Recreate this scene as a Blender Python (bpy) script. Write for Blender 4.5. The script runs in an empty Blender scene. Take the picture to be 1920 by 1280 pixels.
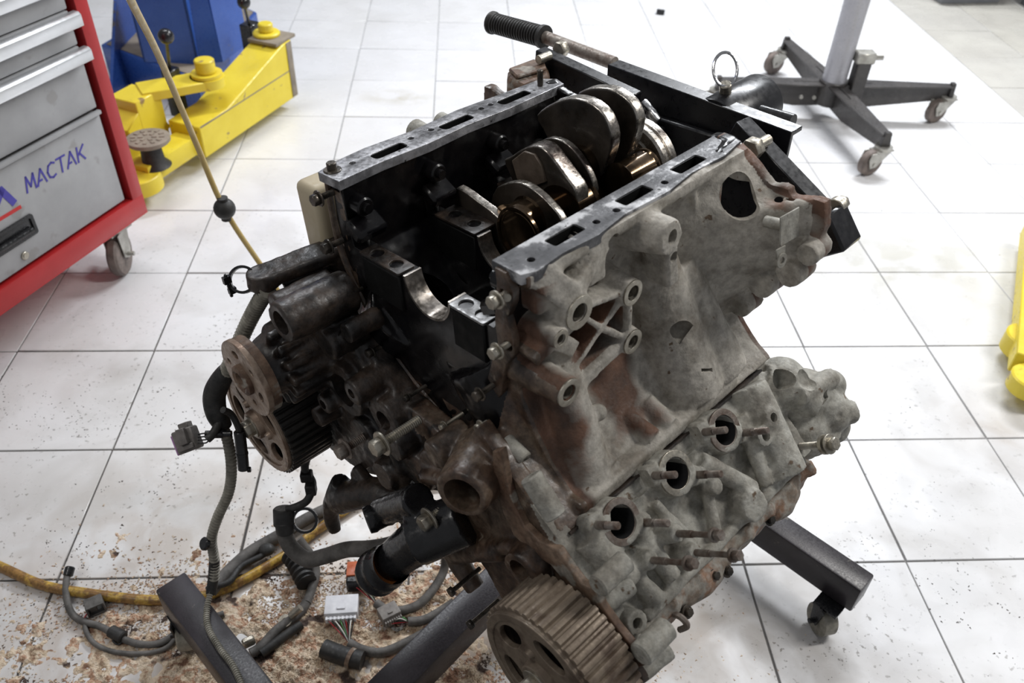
import bpy, bmesh, math, random
from mathutils import Vector as V, Matrix, noise
import numpy as np
random.seed(7)
C = bpy.context.scene.collection
PI = math.pi
# ------------------------------------------------------------------ camera
FPX, PITCH, YAW, ROLL, CAMZ = 1581.5, .7014, .0751, .0429, 1.40
cy, sy = math.cos(YAW), math.sin(YAW)
FW = V((sy*math.cos(PITCH), cy*math.cos(PITCH), -math.sin(PITCH)))
R0 = V((cy, -sy, 0)); U0 = R0.cross(FW)
RT = R0*math.cos(ROLL) + U0*math.sin(ROLL); UP = -R0*math.sin(ROLL) + U0*math.cos(ROLL)
EYE = V((0, 0, CAMZ))
cam = bpy.data.cameras.new('camera'); camo = bpy.data.objects.new('camera', cam); C.objects.link(camo)
cam.sensor_width = 36; cam.lens = FPX/1920*36; cam.clip_start = .05; cam.clip_end = 100
camo.matrix_world = Matrix(((RT.x, UP.x, -FW.x, 0), (RT.y, UP.y, -FW.y, 0), (RT.z, UP.z, -FW.z, CAMZ), (0, 0, 0, 1)))
cam.dof.use_dof = True; cam.dof.focus_distance = 1.16; cam.dof.aperture_fstop = 6.3
bpy.context.scene.camera = camo
# ------------------------------------------------------------------ world, lights, exposure
w = bpy.data.worlds.new('world'); bpy.context.scene.world = w; w.use_nodes = True
w.node_tree.nodes['Background'].inputs[0].default_value = (.93, .95, 1, 1)
w.node_tree.nodes['Background'].inputs[1].default_value = .22
def area(name, loc, target, sx, sy_, power, col=(.93, .96, 1)):
    l = bpy.data.lights.new(name, 'AREA'); l.shape = 'RECTANGLE'; l.size = sx; l.size_y = sy_; l.energy = power; l.color = col
    o = bpy.data.objects.new(name, l); C.objects.link(o); o.location = loc
    o.rotation_euler = (V(target)-V(loc)).to_track_quat('-Z', 'Y').to_euler(); return o
area('ceiling_light', (1.9, 4.2, 3.0), (1.3, 2.6, 0), 1.6, .4, 138)
area('ceiling_light', (-.9, 3.3, 3.0), (-.3, 2.1, 0), 1.5, .3, 38)
area('ceiling_light', (2.4, 1.3, 3.0), (1.2, 1.2, 0),   .3, 1.4, 54, (1, .98, .95))
area('ceiling_light', (-1.6, .2, 3.0), (-.6, .8, 0), .3, 1.4, 14, (1, .97, .93))
vs = bpy.context.scene.view_settings
vs.view_transform = 'Standard'; vs.look = 'None'; vs.gamma = 1; vs.use_curve_mapping = False; vs.exposure = 0.15
# ------------------------------------------------------------------ point helpers (a pixel's ray met with a real plane)
def ray(px, py): return FW + RT*((px-960)/FPX) - UP*((py-640)/FPX)
def F(px, py, z=0.):
    r = ray(px, py); return EYE + r*((z-CAMZ)/r.z)
O = V((-.0541, .774, .9181))
EX = V((.7447, .6668, .028)).normalized(); EZ = V((-.0798, .0473, .9957)); EZ = (EZ-EX*EZ.dot(EX)).normalized(); EY = EZ.cross(EX)
ME = Matrix(((EX.x, EY.x, EZ.x, O.x), (EX.y, EY.y, EZ.y, O.y), (EX.z, EY.z, EZ.z, O.z), (0, 0, 0, 1)))
MEI = ME.inverted()
def E(px, py, ax, val):            # engine coordinates: x back along the crank, y to the left bank, z up out of the sump opening
    r = MEI.to_3x3() @ ray(px, py); c = MEI @ EYE; i = 'xyz'.index(ax)
    return c + r*((val-c[i])/r[i])
TH = math.radians(38); CR = V((0, 0, -.075))
DR = V((0, -math.sin(TH), -math.cos(TH))); WR = V((0, -math.cos(TH), math.sin(TH)))
DL = V((0, math.sin(TH), -math.cos(TH))); WL = V((0, math.cos(TH), math.sin(TH)))
def BR(x, D, w): return CR + V((x, 0, 0)) + DR*D + WR*w      # right bank: D along the bores, w outwards
def BL(x, D, w): return CR + V((x, 0, 0)) + DL*D + WL*w
def EB(px, py, w):
    r = MEI.to_3x3() @ ray(px, py); c = (MEI @ EYE)-CR
    q = c + r*((w-c.dot(WR))/r.dot(WR)); return q + CR
# ------------------------------------------------------------------ mesh helpers
def frame(o, z, x=None):
    z = V(z).normalized()
    if x is None: x = V((0, 0, 1)) if abs(z.z) < .9 else V((1, 0, 0))
    x = V(x); x = (x-z*x.dot(z)).normalized(); y = z.cross(x); o = V(o)
    return Matrix(((x.x, y.x, z.x, o.x), (x.y, y.y, z.y, o.y), (x.z, y.z, z.z, o.z), (0, 0, 0, 1)))
def frameXY(o, x, y):
    x = V(x).normalized(); y = V(y); y = (y-x*y.dot(x)).normalized(); z = x.cross(y); o = V(o)
    return Matrix(((x.x, y.x, z.x, o.x), (x.y, y.y, z.y, o.y), (x.z, y.z, z.z, o.z), (0, 0, 0, 1)))
YZ = lambda x, y=0, z=0: frameXY((x, y, z), (0, 1, 0), (0, 0, 1))      # plate in the cross section of the engine
class G:
    def __init__(s, inv=None): s.bm = bmesh.new(); s.T = inv
    def merge(s, bm, m=None):
        if m is not None: bm.transform(m)
        me = bpy.data.meshes.new('t'); bm.to_mesh(me); bm.free(); s.bm.from_mesh(me); bpy.data.meshes.remove(me); return s
    def box(s, size, m=None, bev=0, seg=1, taper=None):
        bm = bmesh.new(); bmesh.ops.create_cube(bm, size=1); bmesh.ops.scale(bm, vec=size, verts=bm.verts)
        if taper:
            for v in bm.verts:
                if v.co.z > 0: v.co.x *= taper[0]; v.co.y *= taper[1]
        if bev: bmesh.ops.bevel(bm, geom=bm.edges[:], offset=bev, segments=seg, affect='EDGES', profile=.5)
        if isinstance(m, (tuple, V)): m = Matrix.Translation(m)
        return s.merge(bm, m)
    def cyl(s, p0, p1, r0, r1=None, n=20, caps=True, bev=0, x=None):
        r1 = r0 if r1 is None else r1; p0 = V(p0); p1 = V(p1); L = (p1-p0).length
        bm = bmesh.new(); bmesh.ops.create_cone(bm, cap_ends=caps, segments=n, radius1=r0, radius2=r1, depth=L)
        if bev:
            es = [e for e in bm.edges if len(e.link_faces) == 2 and any(len(f.verts) > 4 for f in e.link_faces)]
            bmesh.ops.bevel(bm, geom=es, offset=bev, segments=1, affect='EDGES')
        bmesh.ops.translate(bm, vec=(0, 0, L/2), verts=bm.verts)
        return s.merge(bm, frame(p0, p1-p0, x))
    def lathe(s, prof, m, n=32):
        bm = bmesh.new(); rings = []
        for r, z in prof: rings.append([bm.verts.new((r*math.cos(2*PI*i/n), r*math.sin(2*PI*i/n), z)) for i in range(n)] if r > 1e-6 else [bm.verts.new((0, 0, z))])
        for a, b in zip(rings, rings[1:]):
            for i in range(n):
                j = (i+1) % n
                if len(a) == 1 and len(b) == 1: continue
                if len(a) == 1: bm.faces.new((a[0], b[j], b[i]))
                elif len(b) == 1: bm.faces.new((a[i], a[j], b[0]))
                else: bm.faces.new((a[i], a[j], b[j], b[i]))
        bmesh.ops.recalc_face_normals(bm, faces=bm.faces)
        return s.merge(bm, m)
    def sph(s, c, r, sc=(1, 1, 1), m=None, n=16):
        bm = bmesh.new(); bmesh.ops.create_uvsphere(bm, u_segments=n, v_segments=max(6, n//2), radius=r); bmesh.ops.scale(bm, vec=sc, verts=bm.verts)
        if m is not None: bm.transform(m)
        return s.merge(bm, Matrix.Translation(c))
    def tube(s, pts, r, n=10, smooth=True, ribs=0, res=8, close=False):
        pts = [V(p) for p in pts]
        if smooth and len(pts) > 2:
            q = []
            for i in range(len(pts)-1):
                p0 = pts[max(i-1, 0)]; p1 = pts[i]; p2 = pts[i+1]; p3 = pts[min(i+2, len(pts)-1)]
                for k in range(res):
                    t = k/res; q.append(.5*((2*p1)+(p2-p0)*t+(2*p0-5*p1+4*p2-p3)*t*t+(3*p1-p0-3*p2+p3)*t**3))
            q.append(pts[-1]); pts = q
        if ribs:      # corrugated conduit: resample and modulate the radius
            L = [0]
            for a, b in zip(pts, pts[1:]): L.append(L[-1]+(b-a).length)
            N = int(L[-1]/ribs*4); out = []; j = 0
            for i in range(N+1):
                d = L[-1]*i/N
                while j < len(L)-2 and L[j+1] < d: j += 1
                t = (d-L[j])/max(1e-9, L[j+1]-L[j]); out.append(pts[j].lerp(pts[j+1], min(1, t)))
            pts = out
        bm = bmesh.new(); rings = []; up = None; N = len(pts)
        for i, p in enumerate(pts):
            t = (pts[min(i+1, N-1)]-pts[max(i-1, 0)]).normalized()
            if up is None: up = V((0, 0, 1)) if abs(t.z) < .9 else V((1, 0, 0))
            up = (up-t*up.dot(t)).normalized(); b = t.cross(up)
            rr = r(i/(N-1)) if callable(r) else r
            if ribs: rr *= (1.04, 1.04, .78, .78)[i % 4]
            rings.append([bm.verts.new(p+(up*math.cos(2*PI*k/n)+b*math.sin(2*PI*k/n))*rr) for k in range(n)])
        for a, b in zip(rings, rings[1:]):
            for k in range(n): bm.faces.new((a[k], a[(k+1) % n], b[(k+1) % n], b[k]))
        bm.faces.new(rings[0][::-1]); bm.faces.new(rings[-1])
        return s.merge(bm)
    def prism(s, poly, t, m, bev=0):      # poly in local xy, thickness centred on z
        bm = bmesh.new(); a = [bm.verts.new((x, y, -t/2)) for x, y in poly]; b = [bm.verts.new((x, y, t/2)) for x, y in poly]; n = len(poly)
        bm.faces.new(a[::-1]); bm.faces.new(b)
        for i in range(n): bm.faces.new((a[i], a[(i+1) % n], b[(i+1) % n], b[i]))
        bmesh.ops.recalc_face_normals(bm, faces=bm.faces)
        if bev: bmesh.ops.bevel(bm, geom=bm.edges[:], offset=bev, segments=1, affect='EDGES')
        return s.merge(bm, m)
    def plate(s, outer, holes, t, m, bev=0):
        cu = bpy.data.curves.new('t', 'CURVE'); cu.dimensions = '2D'; cu.fill_mode = 'BOTH'; cu.extrude = max(t/2-bev, 1e-5); cu.bevel_depth = bev; cu.offset = -bev
        for lp in [outer]+list(holes):
            sp = cu.splines.new('POLY'); sp.points.add(len(lp)-1); sp.use_cyclic_u = True
            for p, q in zip(sp.points, lp): p.co = (q[0], q[1], 0, 1)
        o = bpy.data.objects.new('t', cu); me = bpy.data.meshes.new_from_object(o)
        bm = bmesh.new(); bm.from_mesh(me); bmesh.ops.remove_doubles(bm, verts=bm.verts, dist=1e-6)
        bpy.data.objects.remove(o); bpy.data.curves.remove(cu); bpy.data.meshes.remove(me)
        return s.merge(bm, m)
    def grid(s, f, nu, nv):
        bm = bmesh.new(); g = [[bm.verts.new(f(i/nu, j/nv)) for j in range(nv+1)] for i in range(nu+1)]
        for i in range(nu):
            for j in range(nv): bm.faces.new((g[i][j], g[i+1][j], g[i+1][j+1], g[i][j+1]))
        return s.merge(bm)
    def build(s, name, mat, parent=None, sharp=38, smooth=True, matfn=None, **props):
        if s.T is not None: s.bm.transform(s.T)
        me = bpy.data.meshes.new(name); s.bm.to_mesh(me); s.bm.free()
        return link(name, me, mat, parent, sharp, smooth, matfn, **props)
def link(name, me, mat, parent=None, sharp=38, smooth=True, matfn=None, **props):
    for m_ in (mat if isinstance(mat, (list, tuple)) else [mat]): me.materials.append(m_)
    if smooth:
        me.polygons.foreach_set('use_smooth', [True]*len(me.polygons)); me.set_sharp_from_angle(angle=math.radians(sharp))
    if matfn:
        for p in me.polygons: p.material_index = matfn(p.center, p.normal)
    o = bpy.data.objects.new(name, me); C.objects.link(o)
    if parent: o.parent = parent
    for k, v in props.items(): o[k] = v
    return o
def cast(g, voxel=.003, sm=3, cut=None, strength=.0, nscale=60):
    """fuse the solids of g into one cast skin with filleted joins, then cut the holes"""
    me = bpy.data.meshes.new('t'); g.bm.to_mesh(me); g.bm.free(); o = bpy.data.objects.new('t', me); C.objects.link(o)
    md = o.modifiers.new('r', 'REMESH'); md.mode = 'VOXEL'; md.voxel_size = voxel
    if sm: m2 = o.modifiers.new('s', 'SMOOTH'); m2.iterations = sm; m2.factor = .5
    dg = bpy.context.evaluated_depsgraph_get(); out = bpy.data.meshes.new_from_object(o.evaluated_get(dg)); bpy.data.objects.remove(o)
    for ct in (cut if isinstance(cut, (list, tuple)) else [cut] if cut else []):
        cm = bpy.data.meshes.new('c'); ct.bm.to_mesh(cm); ct.bm.free(); co = bpy.data.objects.new('c', cm); C.objects.link(co); o = bpy.data.objects.new('t', out); C.objects.link(o)
        m3 = o.modifiers.new('b', 'BOOLEAN'); m3.object = co; m3.operation = 'DIFFERENCE'; m3.solver = 'EXACT'
        dg = bpy.context.evaluated_depsgraph_get(); o2 = bpy.data.meshes.new_from_object(o.evaluated_get(dg))
        if len(o2.vertices) < .7*len(out.vertices):
            m3.solver = 'FAST'; dg = bpy.context.evaluated_depsgraph_get(); o2 = bpy.data.meshes.new_from_object(o.evaluated_get(dg)); print('EXACT CUT FAILED', len(o2.vertices))
        if len(o2.vertices) > .7*len(out.vertices): out = o2
        else: print('CUT FAILED')
        bpy.data.objects.remove(o); bpy.data.objects.remove(co)
    if strength:
        n_ = len(out.vertices); co = np.empty(n_*3, np.float32); nn = np.empty(n_*3, np.float32); out.vertices.foreach_get('co', co); out.vertices.foreach_get('normal', nn)
        d = np.array([noise.noise(v*nscale)+noise.noise(v*(nscale*.3))*1.5 for v in map(V, co.reshape(-1, 3))], np.float32)*strength
        out.vertices.foreach_set('co', (co.reshape(-1, 3)+nn.reshape(-1, 3)*d[:, None]).ravel()); out.update()
    out.materials.clear()
    return out
def circ(cx, cy_, r, n=18, sx=1, ang=0):
    out = []
    for i in range(n):
        a = 2*PI*i/n; x, y = r*sx*math.cos(a), r*math.sin(a); out.append((cx+x*math.cos(ang)-y*math.sin(ang), cy_+x*math.sin(ang)+y*math.cos(ang)))
    return out
def rrect(cx, cy_, w_, h, r=.002, n=4):
    out = []
    for sx, sy2, a0 in ((1, 1, 0), (-1, 1, 90), (-1, -1, 180), (1, -1, 270)):
        for k in range(n+1):
            a = math.radians(a0+90*k/n); out.append((cx+sx*(w_/2-r)+r*math.cos(a), cy_+sy2*(h/2-r)+r*math.sin(a)))
    return out
def hexpoly(r, a0=0): return [(r*math.cos(a0+PI/3*k), r*math.sin(a0+PI/3*k)) for k in range(6)]
def thing(name, label, cat, loc=(0, 0, 0), group=None, m=None):
    o = bpy.data.objects.new(name, None); C.objects.link(o); o.empty_display_size = .05
    if m is not None: o.matrix_world = m
    else: o.location = loc
    o['label'] = label; o['category'] = cat
    if group: o['group'] = group
    return o
def tag(o, label, cat, group=None, kind=None):
    o['label'] = label; o['category'] = cat
    if group: o['group'] = group
    if kind: o['kind'] = kind
    return o
def resamp(P, n):
    P = [V((*p, 0)) for p in P]; L = [0]
    for a, b in zip(P, P[1:]): L.append(L[-1]+(b-a).length)
    out = []; j = 0
    for i in range(n):
        d = L[-1]*i/(n-1)
        while j < len(L)-2 and L[j+1] < d: j += 1
        out.append(P[j].lerp(P[j+1], (d-L[j])/max(1e-9, L[j+1]-L[j])))
    return out
# ------------------------------------------------------------------ materials
def mat(name, cols, scale=20, rough=.5, metal=0., bump=.2, bscale=120, rvar=.15, lo=.35, hi=.65, spec=.5, coat=0., detail=6, dist=.001, spots=None, coord='Object', rand=0, grime=0.):
    m = bpy.data.materials.new(name); m.use_nodes = True; nt = m.node_tree; N = nt.nodes; L = nt.links; b = N['Principled BSDF']
    tc = N.new('ShaderNodeTexCoord'); src = tc.outputs['Object']
    if coord == 'World': src = N.new('ShaderNodeNewGeometry').outputs['Position']
    n1 = N.new('ShaderNodeTexNoise'); n1.inputs['Scale'].default_value = scale; n1.inputs['Detail'].default_value = detail; n1.inputs['Roughness'].default_value = .6; L.new(src, n1.inputs['Vector'])
    rp = N.new('ShaderNodeValToRGB'); L.new(n1.outputs['Fac'], rp.inputs[0]); cr = rp.color_ramp
    if len(cols) == 1: cols = [cols[0], cols[0]]
    for i, c in enumerate(cols):
        pos = lo+(hi-lo)*i/(len(cols)-1); e = cr.elements[i] if i < 2 else cr.elements.new(pos); e.position = pos; e.color = (*c, 1)
    out = rp.outputs[0]
    if spots:      # (colour, scale, threshold)
        n3 = N.new('ShaderNodeTexNoise'); n3.inputs['Scale'].default_value = spots[1]; n3.inputs['Detail'].default_value = 3; L.new(src, n3.inputs['Vector'])
        r3 = N.new('ShaderNodeValToRGB'); r3.color_ramp.elements[0].position = spots[2]; r3.color_ramp.elements[1].position = spots[2]+.05; L.new(n3.outputs['Fac'], r3.inputs[0])
        mx = N.new('ShaderNodeMix'); mx.data_type = 'RGBA'; L.new(r3.outputs[0], mx.inputs['Factor']); L.new(out, mx.inputs['A']); mx.inputs['B'].default_value = (*spots[0], 1); out = mx.outputs['Result']
    if rand:
        oi = N.new('ShaderNodeObjectInfo'); mr = N.new('ShaderNodeMapRange'); L.new(oi.outputs['Random'], mr.inputs[0]); mr.inputs[3].default_value = 1-rand; mr.inputs[4].default_value = 1
        hs = N.new('ShaderNodeHueSaturation'); L.new(mr.outputs[0], hs.inputs['Value']); L.new(out, hs.inputs['Color']); out = hs.outputs[0]
    if grime:
        n5 = N.new('ShaderNodeTexNoise'); n5.inputs['Scale'].default_value = scale*5.5; n5.inputs['Detail'].default_value = 6; n5.inputs['Roughness'].default_value = .7; L.new(src, n5.inputs['Vector'])
        m5 = N.new('ShaderNodeMapRange'); L.new(n5.outputs['Fac'], m5.inputs[0]); m5.inputs[1].default_value = .38; m5.inputs[2].default_value = .60; m5.inputs[3].default_value = 1-grime; m5.inputs[4].default_value = 1.08
        h5 = N.new('ShaderNodeHueSaturation'); L.new(m5.outputs[0], h5.inputs['Value']); L.new(out, h5.inputs['Color']); out = h5.outputs[0]
    L.new(out, b.inputs['Base Color'])
    b.inputs['Metallic'].default_value = metal; b.inputs['Specular IOR Level'].default_value = spec
    if coat: b.inputs['Coat Weight'].default_value = coat; b.inputs['Coat Roughness'].default_value = .08
    n2 = N.new('ShaderNodeTexNoise'); n2.inputs['Scale'].default_value = bscale; n2.inputs['Detail'].default_value = 5; L.new(src, n2.inputs['Vector'])
    mr = N.new('ShaderNodeMapRange'); L.new(n2.outputs['Fac'], mr.inputs[0]); mr.inputs[1].default_value = .3; mr.inputs[2].default_value = .7; mr.inputs[3].default_value = max(.03, rough-rvar); mr.inputs[4].default_value = min(1, rough+rvar)
    L.new(mr.outputs[0], b.inputs['Roughness'])
    if bump:
        bp = N.new('ShaderNodeBump'); bp.inputs['Strength'].default_value = bump; bp.inputs['Distance'].default_value = dist; L.new(n2.outputs['Fac'], bp.inputs['Height']); L.new(bp.outputs[0], b.inputs['Normal'])
    m['base'] = 1
    return m
M = {}
M['alu'] = mat('dusty_cast_aluminium', [(.24, .23, .195), (.36, .35, .31), (.30, .285, .245), (.20, .185, .155)], 20, .7, 0, .6, 240, spots=((.12, .08, .05), 60, .68), grime=.25, dist=.0015)
M['rust'] = mat('rusty_brown_casting', [(.09, .045, .028), (.16, .10, .065), (.24, .17, .12)], 18, .6, 0, .5, 160, spots=((.28, .25, .21), 30, .58), grime=.4)
M['cover'] = mat('rust_stained_cover', [(.26, .24, .20), (.20, .15, .11), (.32, .30, .26), (.22, .12, .07), (.28, .25, .21)], 16, .7, 0, .6, 180, grime=.3)
M['brown'] = mat('brown_oily_casting', [(.022, .014, .010), (.085, .05, .032), (.14, .10, .07), (.05, .032, .022)], 14, .42, 0, .7, 130, spots=((.20, .16, .12), 38, .66), grime=.5, spec=.6)
M['dark'] = mat('dark_grimy_casting', [(.006, .005, .005), (.020, .015, .012), (.055, .038, .028), (.018, .014, .012)], 16, .42, 0, .7, 150, grime=.4, spec=.6)
M['hole_shade'] = mat('matte_hole_shade', [(.003, .003, .003), (.006, .006, .006)], 20, .6, 0, .1, 60, spec=.2)  # flat black standing in for the shade inside slots and bolt holes
M['black_oil'] = mat('black_oiled_casting', [(.003, .003, .004), (.007, .006, .006)], 20, .24, 0, .3, 40, rvar=.1, spec=.38)
M['machined'] = mat('machined_face_with_residue', [(.07, .07, .075), (.22, .22, .23), (.42, .42, .44), (.15, .15, .155)], 16, .30, .45, .35, 200, lo=.36, hi=.64, spots=((.015, .015, .015), 70, .66))
M['sealer'] = mat('gasket_residue_face', [(.03, .03, .033), (.055, .055, .06), (.09, .09, .095), (.45, .45, .46)], 20, .45, .1, .4, 240, lo=.40, hi=.60, spots=((.015, .015, .015), 90, .67))
M['steel_face'] = mat('cap_face_steel', [(.12, .12, .12), (.30, .30, .30), (.20, .19, .19)], 30, .35, .5, .2, 200)
M['shell'] = mat('worn_bearing_shell', [(.10, .085, .07), (.34, .31, .28), (.20, .18, .16)], 30, .3, .8, .1, 150)
M['steel'] = mat('bright_steel', [(.45, .44, .42), (.62, .61, .58)], 40, .28, 1, .1, 200)
M['bolt'] = mat('zinc_bolt_steel', [(.32, .29, .24), (.50, .47, .40)], 60, .4, .85, .2, 300)
M['bolt_dark'] = mat('oily_dark_bolt', [(.03, .028, .025), (.12, .10, .08)], 60, .35, .6, .2, 300)
M['stud'] = mat('rusty_stud', [(.12, .08, .06), (.30, .27, .24)], 60, .5, .6, .4, 300)
M['crank'] = mat('oily_crank_forging', [(.012, .010, .008), (.035, .028, .022), (.06, .048, .038)], 14, .34, .2, .3, 90, rvar=.12, coat=.12)
M['forged'] = mat('brown_forged_pad', [(.10, .075, .055), (.17, .13, .10)], 30, .5, .2, .5, 150)
M['crank_edge'] = mat('crank_edge_steel', [(.20, .18, .15), (.42, .39, .35), (.10, .08, .07)], 22, .3, .85, .4, 200, coat=.4)
M['journal'] = mat('polished_oiled_journal', [(.05, .032, .018), (.09, .06, .035), (.20, .14, .09)], 12, .13, .9, .02, 50, rvar=.06)
M['sprocket'] = mat('tan_sintered_sprocket', [(.15, .115, .085), (.22, .175, .13), (.10, .07, .05)], 25, .5, .35, .3, 260)
M['sprocket_dark'] = mat('black_tooth_band', [(.02, .019, .018), (.05, .045, .04)], 30, .4, .4, .3, 200)
M['hub'] = mat('rusty_tan_flange', [(.20, .13, .09), (.34, .26, .20), (.13, .085, .06)], 28, .45, .45, .3, 200)
M['paint_black'] = mat('gloss_black_paint', [(.005, .005, .006), (.010, .010, .012)], 30, .32, 0, .15, 120, rvar=.08, coat=.08, spec=.4)
M['paint_satin'] = mat('satin_black_paint', [(.020, .017, .020), (.036, .031, .036)], 20, .36, 0, .15, 300, rvar=.08, spots=((.10, .09, .08), 70, .68))
M['chrome'] = mat('scratched_chrome', [(.55, .55, .56), (.7, .7, .7)], 40, .15, 1, .1, 200)
M['rubber'] = mat('black_rubber', [(.012, .012, .012), (.03, .028, .026)], 40, .55, 0, .3, 200)
M['rubber_grey'] = mat('dusty_grey_rubber', [(.06, .055, .05), (.14, .13, .12)], 40, .7, 0, .3, 300)
M['conduit'] = mat('corrugated_grey_conduit', [(.16, .15, .12), (.32, .30, .25)], 60, .6, 0, .2, 300)
M['tape'] = mat('black_cloth_tape', [(.012, .012, .012), (.035, .033, .03)], 60, .6, 0, .3, 300)
M['plastic'] = mat('black_plastic', [(.008, .008, .009), (.016, .016, .017)], 40, .25, 0, .1, 200)
M['amber'] = mat('amber_plastic_inside', [(.35, .12, .03), (.2, .06, .02)], 40, .25)
M['lavender'] = mat('lavender_connector_face', [(.42, .20, .45), (.5, .28, .5)], 40, .5)
M['grey_plastic'] = mat('dirty_grey_plastic', [(.14, .125, .115), (.24, .22, .20)], 60, .6, 0, .2, 300)
M['white_plastic'] = mat('white_plastic', [(.55, .55, .58), (.68, .68, .70)], 60, .5, 0, .1, 200)
M['orange_plastic'] = mat('orange_plastic', [(.42, .09, .03), (.55, .14, .05)], 60, .4)
M['tan_plastic'] = mat('tan_plastic_cover', [(.42, .35, .23), (.52, .45, .32)], 10, .5, 0, .1, 100)
M['yhose'] = mat('yellow_air_hose', [(.40, .22, .04), (.52, .33, .06), (.22, .11, .03), (.30, .16, .04)], 30, .4, 0, .2, 120, grime=.4)
M['those'] = mat('tan_air_hose', [(.42, .30, .10), (.50, .38, .16)], 15, .4, 0, .1, 100)
M['red_paint'] = mat('red_cabinet_paint', [(.36, .014, .016), (.42, .02, .022)], 12, .35, 0, .05, 200, rvar=.08, spots=((.10, .02, .02), 60, .72))
M['cab_grey'] = mat('grey_drawer_paint', [(.28, .28, .285), (.35, .35, .355)], 7, .42, 0, .05, 200, rvar=.08, spots=((.26, .255, .25), 16, .62))
M['cab_shade'] = mat('cabinet_gap_shade', [(.02, .015, .016), (.04, .02, .02)], 20, .6)  # near-black colour stands in for the shade in the gap round the drawers
M['alu_trim'] = mat('aluminium_drawer_grip', [(.66, .67, .68), (.74, .75, .76)], 8, .32, .7, .02, 60, rvar=.05)
M['blue_ink'] = mat('blue_lettering', [(.05, .04, .30), (.06, .05, .34)], 20, .5, bump=0)
M['red_ink'] = mat('red_lettering', [(.5, .02, .02), (.5, .02, .02)], 20, .5, bump=0)
M['lift_blue'] = mat('blue_lift_paint', [(.022, .07, .30), (.035, .10, .38)], 6, .35, 0, .1, 100, spots=((.10, .09, .09), 16, .68))
M['lift_yellow'] = mat('yellow_lift_paint', [(.72, .56, .03), (.80, .64, .05)], 8, .4, 0, .1, 100, spots=((.30, .20, .08), 22, .66))
M['dusty'] = mat('dusty_steel_top', [(.20, .17, .13), (.32, .27, .21)], 14, .7, .1, .3, 150)
M['post_grey'] = mat('grey_post_paint', [(.36, .36, .39), (.42, .42, .45)], 12, .35, .1, .05, 100, spots=((.10, .09, .09), 30, .72))
M['leg_grey'] = mat('dark_grey_leg_paint', [(.045, .042, .042), (.07, .065, .062)], 12, .4, .1, .1, 100)
M['caster_metal'] = mat('dirty_caster_metal', [(.30, .29, .26), (.48, .47, .43)], 30, .4, .6, .2, 200)
M['wheel'] = mat('worn_caster_wheel', [(.10, .08, .07), (.20, .16, .14)], 30, .6, 0, .2, 150)
M['grey_metal'] = mat('grey_cabinet_base', [(.22, .23, .25), (.28, .29, .31)], 10, .45)
M['wire_red'] = mat('red_wire', [(.4, .02, .03)], 10, .4, bump=0)
M['wire_white'] = mat('white_wire', [(.6, .6, .55)], 10, .4, bump=0)
M['wire_green'] = mat('green_wire', [(.08, .25, .08)], 10, .4, bump=0)
M['sawdust'] = mat('oily_sawdust', [(.24, .13, .08), (.55, .42, .29), (.72, .60, .46), (.42, .23, .14), (.64, .52, .38)], 26, .9, 0, 1., 260, lo=.36, hi=.64, dist=.004, spots=((.07, .045, .035), 18, .60))
M['speck'] = mat('dark_debris', [(.03, .025, .02), (.09, .07, .055)], 40, .7)
M['grout'] = mat('dark_grout', [(.045, .042, .04), (.12, .11, .10)], 9, .8, 0, .4, 80)

def mixcol(nt, fac, a, b_):
    mx = nt.nodes.new('ShaderNodeMix'); mx.data_type = 'RGBA'; nt.links.new(fac, mx.inputs['Factor'])
    for sock, v in (('A', a), ('B', b_)):
        if isinstance(v, tuple): mx.inputs[sock].default_value = (*v, 1)
        else: nt.links.new(v, mx.inputs[sock])
    return mx.outputs['Result']
def mk_flank():      # pale casting with rust by attribute, which also paints shade into the rib pocket
    m = mat('weathered_block_casting', [(.29, .265, .225), (.44, .41, .36), (.35, .325, .28), (.22, .195, .16)], 16, .72, 0, .6, 240, spots=((.12, .08, .05), 70, .68), grime=.25, dist=.0015)
    nt = m.node_tree; N = nt.nodes; L = nt.links; b = N['Principled BSDF']; base = b.inputs['Base Color'].links[0].from_socket
    at = N.new('ShaderNodeAttribute'); at.attribute_name = 'rust'
    geo = N.new('ShaderNodeTexCoord'); n = N.new('ShaderNodeTexNoise'); n.inputs['Scale'].default_value = 22; n.inputs['Detail'].default_value = 7; L.new(geo.outputs['Object'], n.inputs['Vector'])
    ad = N.new('ShaderNodeMath'); ad.operation = 'ADD'; L.new(at.outputs['Fac'], ad.inputs[0]); L.new(n.outputs['Fac'], ad.inputs[1])
    r = N.new('ShaderNodeMapRange'); L.new(ad.outputs[0], r.inputs[0]); r.inputs[1].default_value = .78; r.inputs[2].default_value = 1.02
    rc = N.new('ShaderNodeValToRGB'); L.new(n.outputs['Fac'], rc.inputs[0]); rc.color_ramp.elements[0].position = .35; rc.color_ramp.elements[0].color = (.045, .026, .018, 1); rc.color_ramp.elements[1].position = .65; rc.color_ramp.elements[1].color = (.17, .088, .055, 1)
    L.new(mixcol(nt, r.outputs[0], base, rc.outputs[0]), b.inputs['Base Color'])
    return m
M['flank'] = mk_flank()
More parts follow.
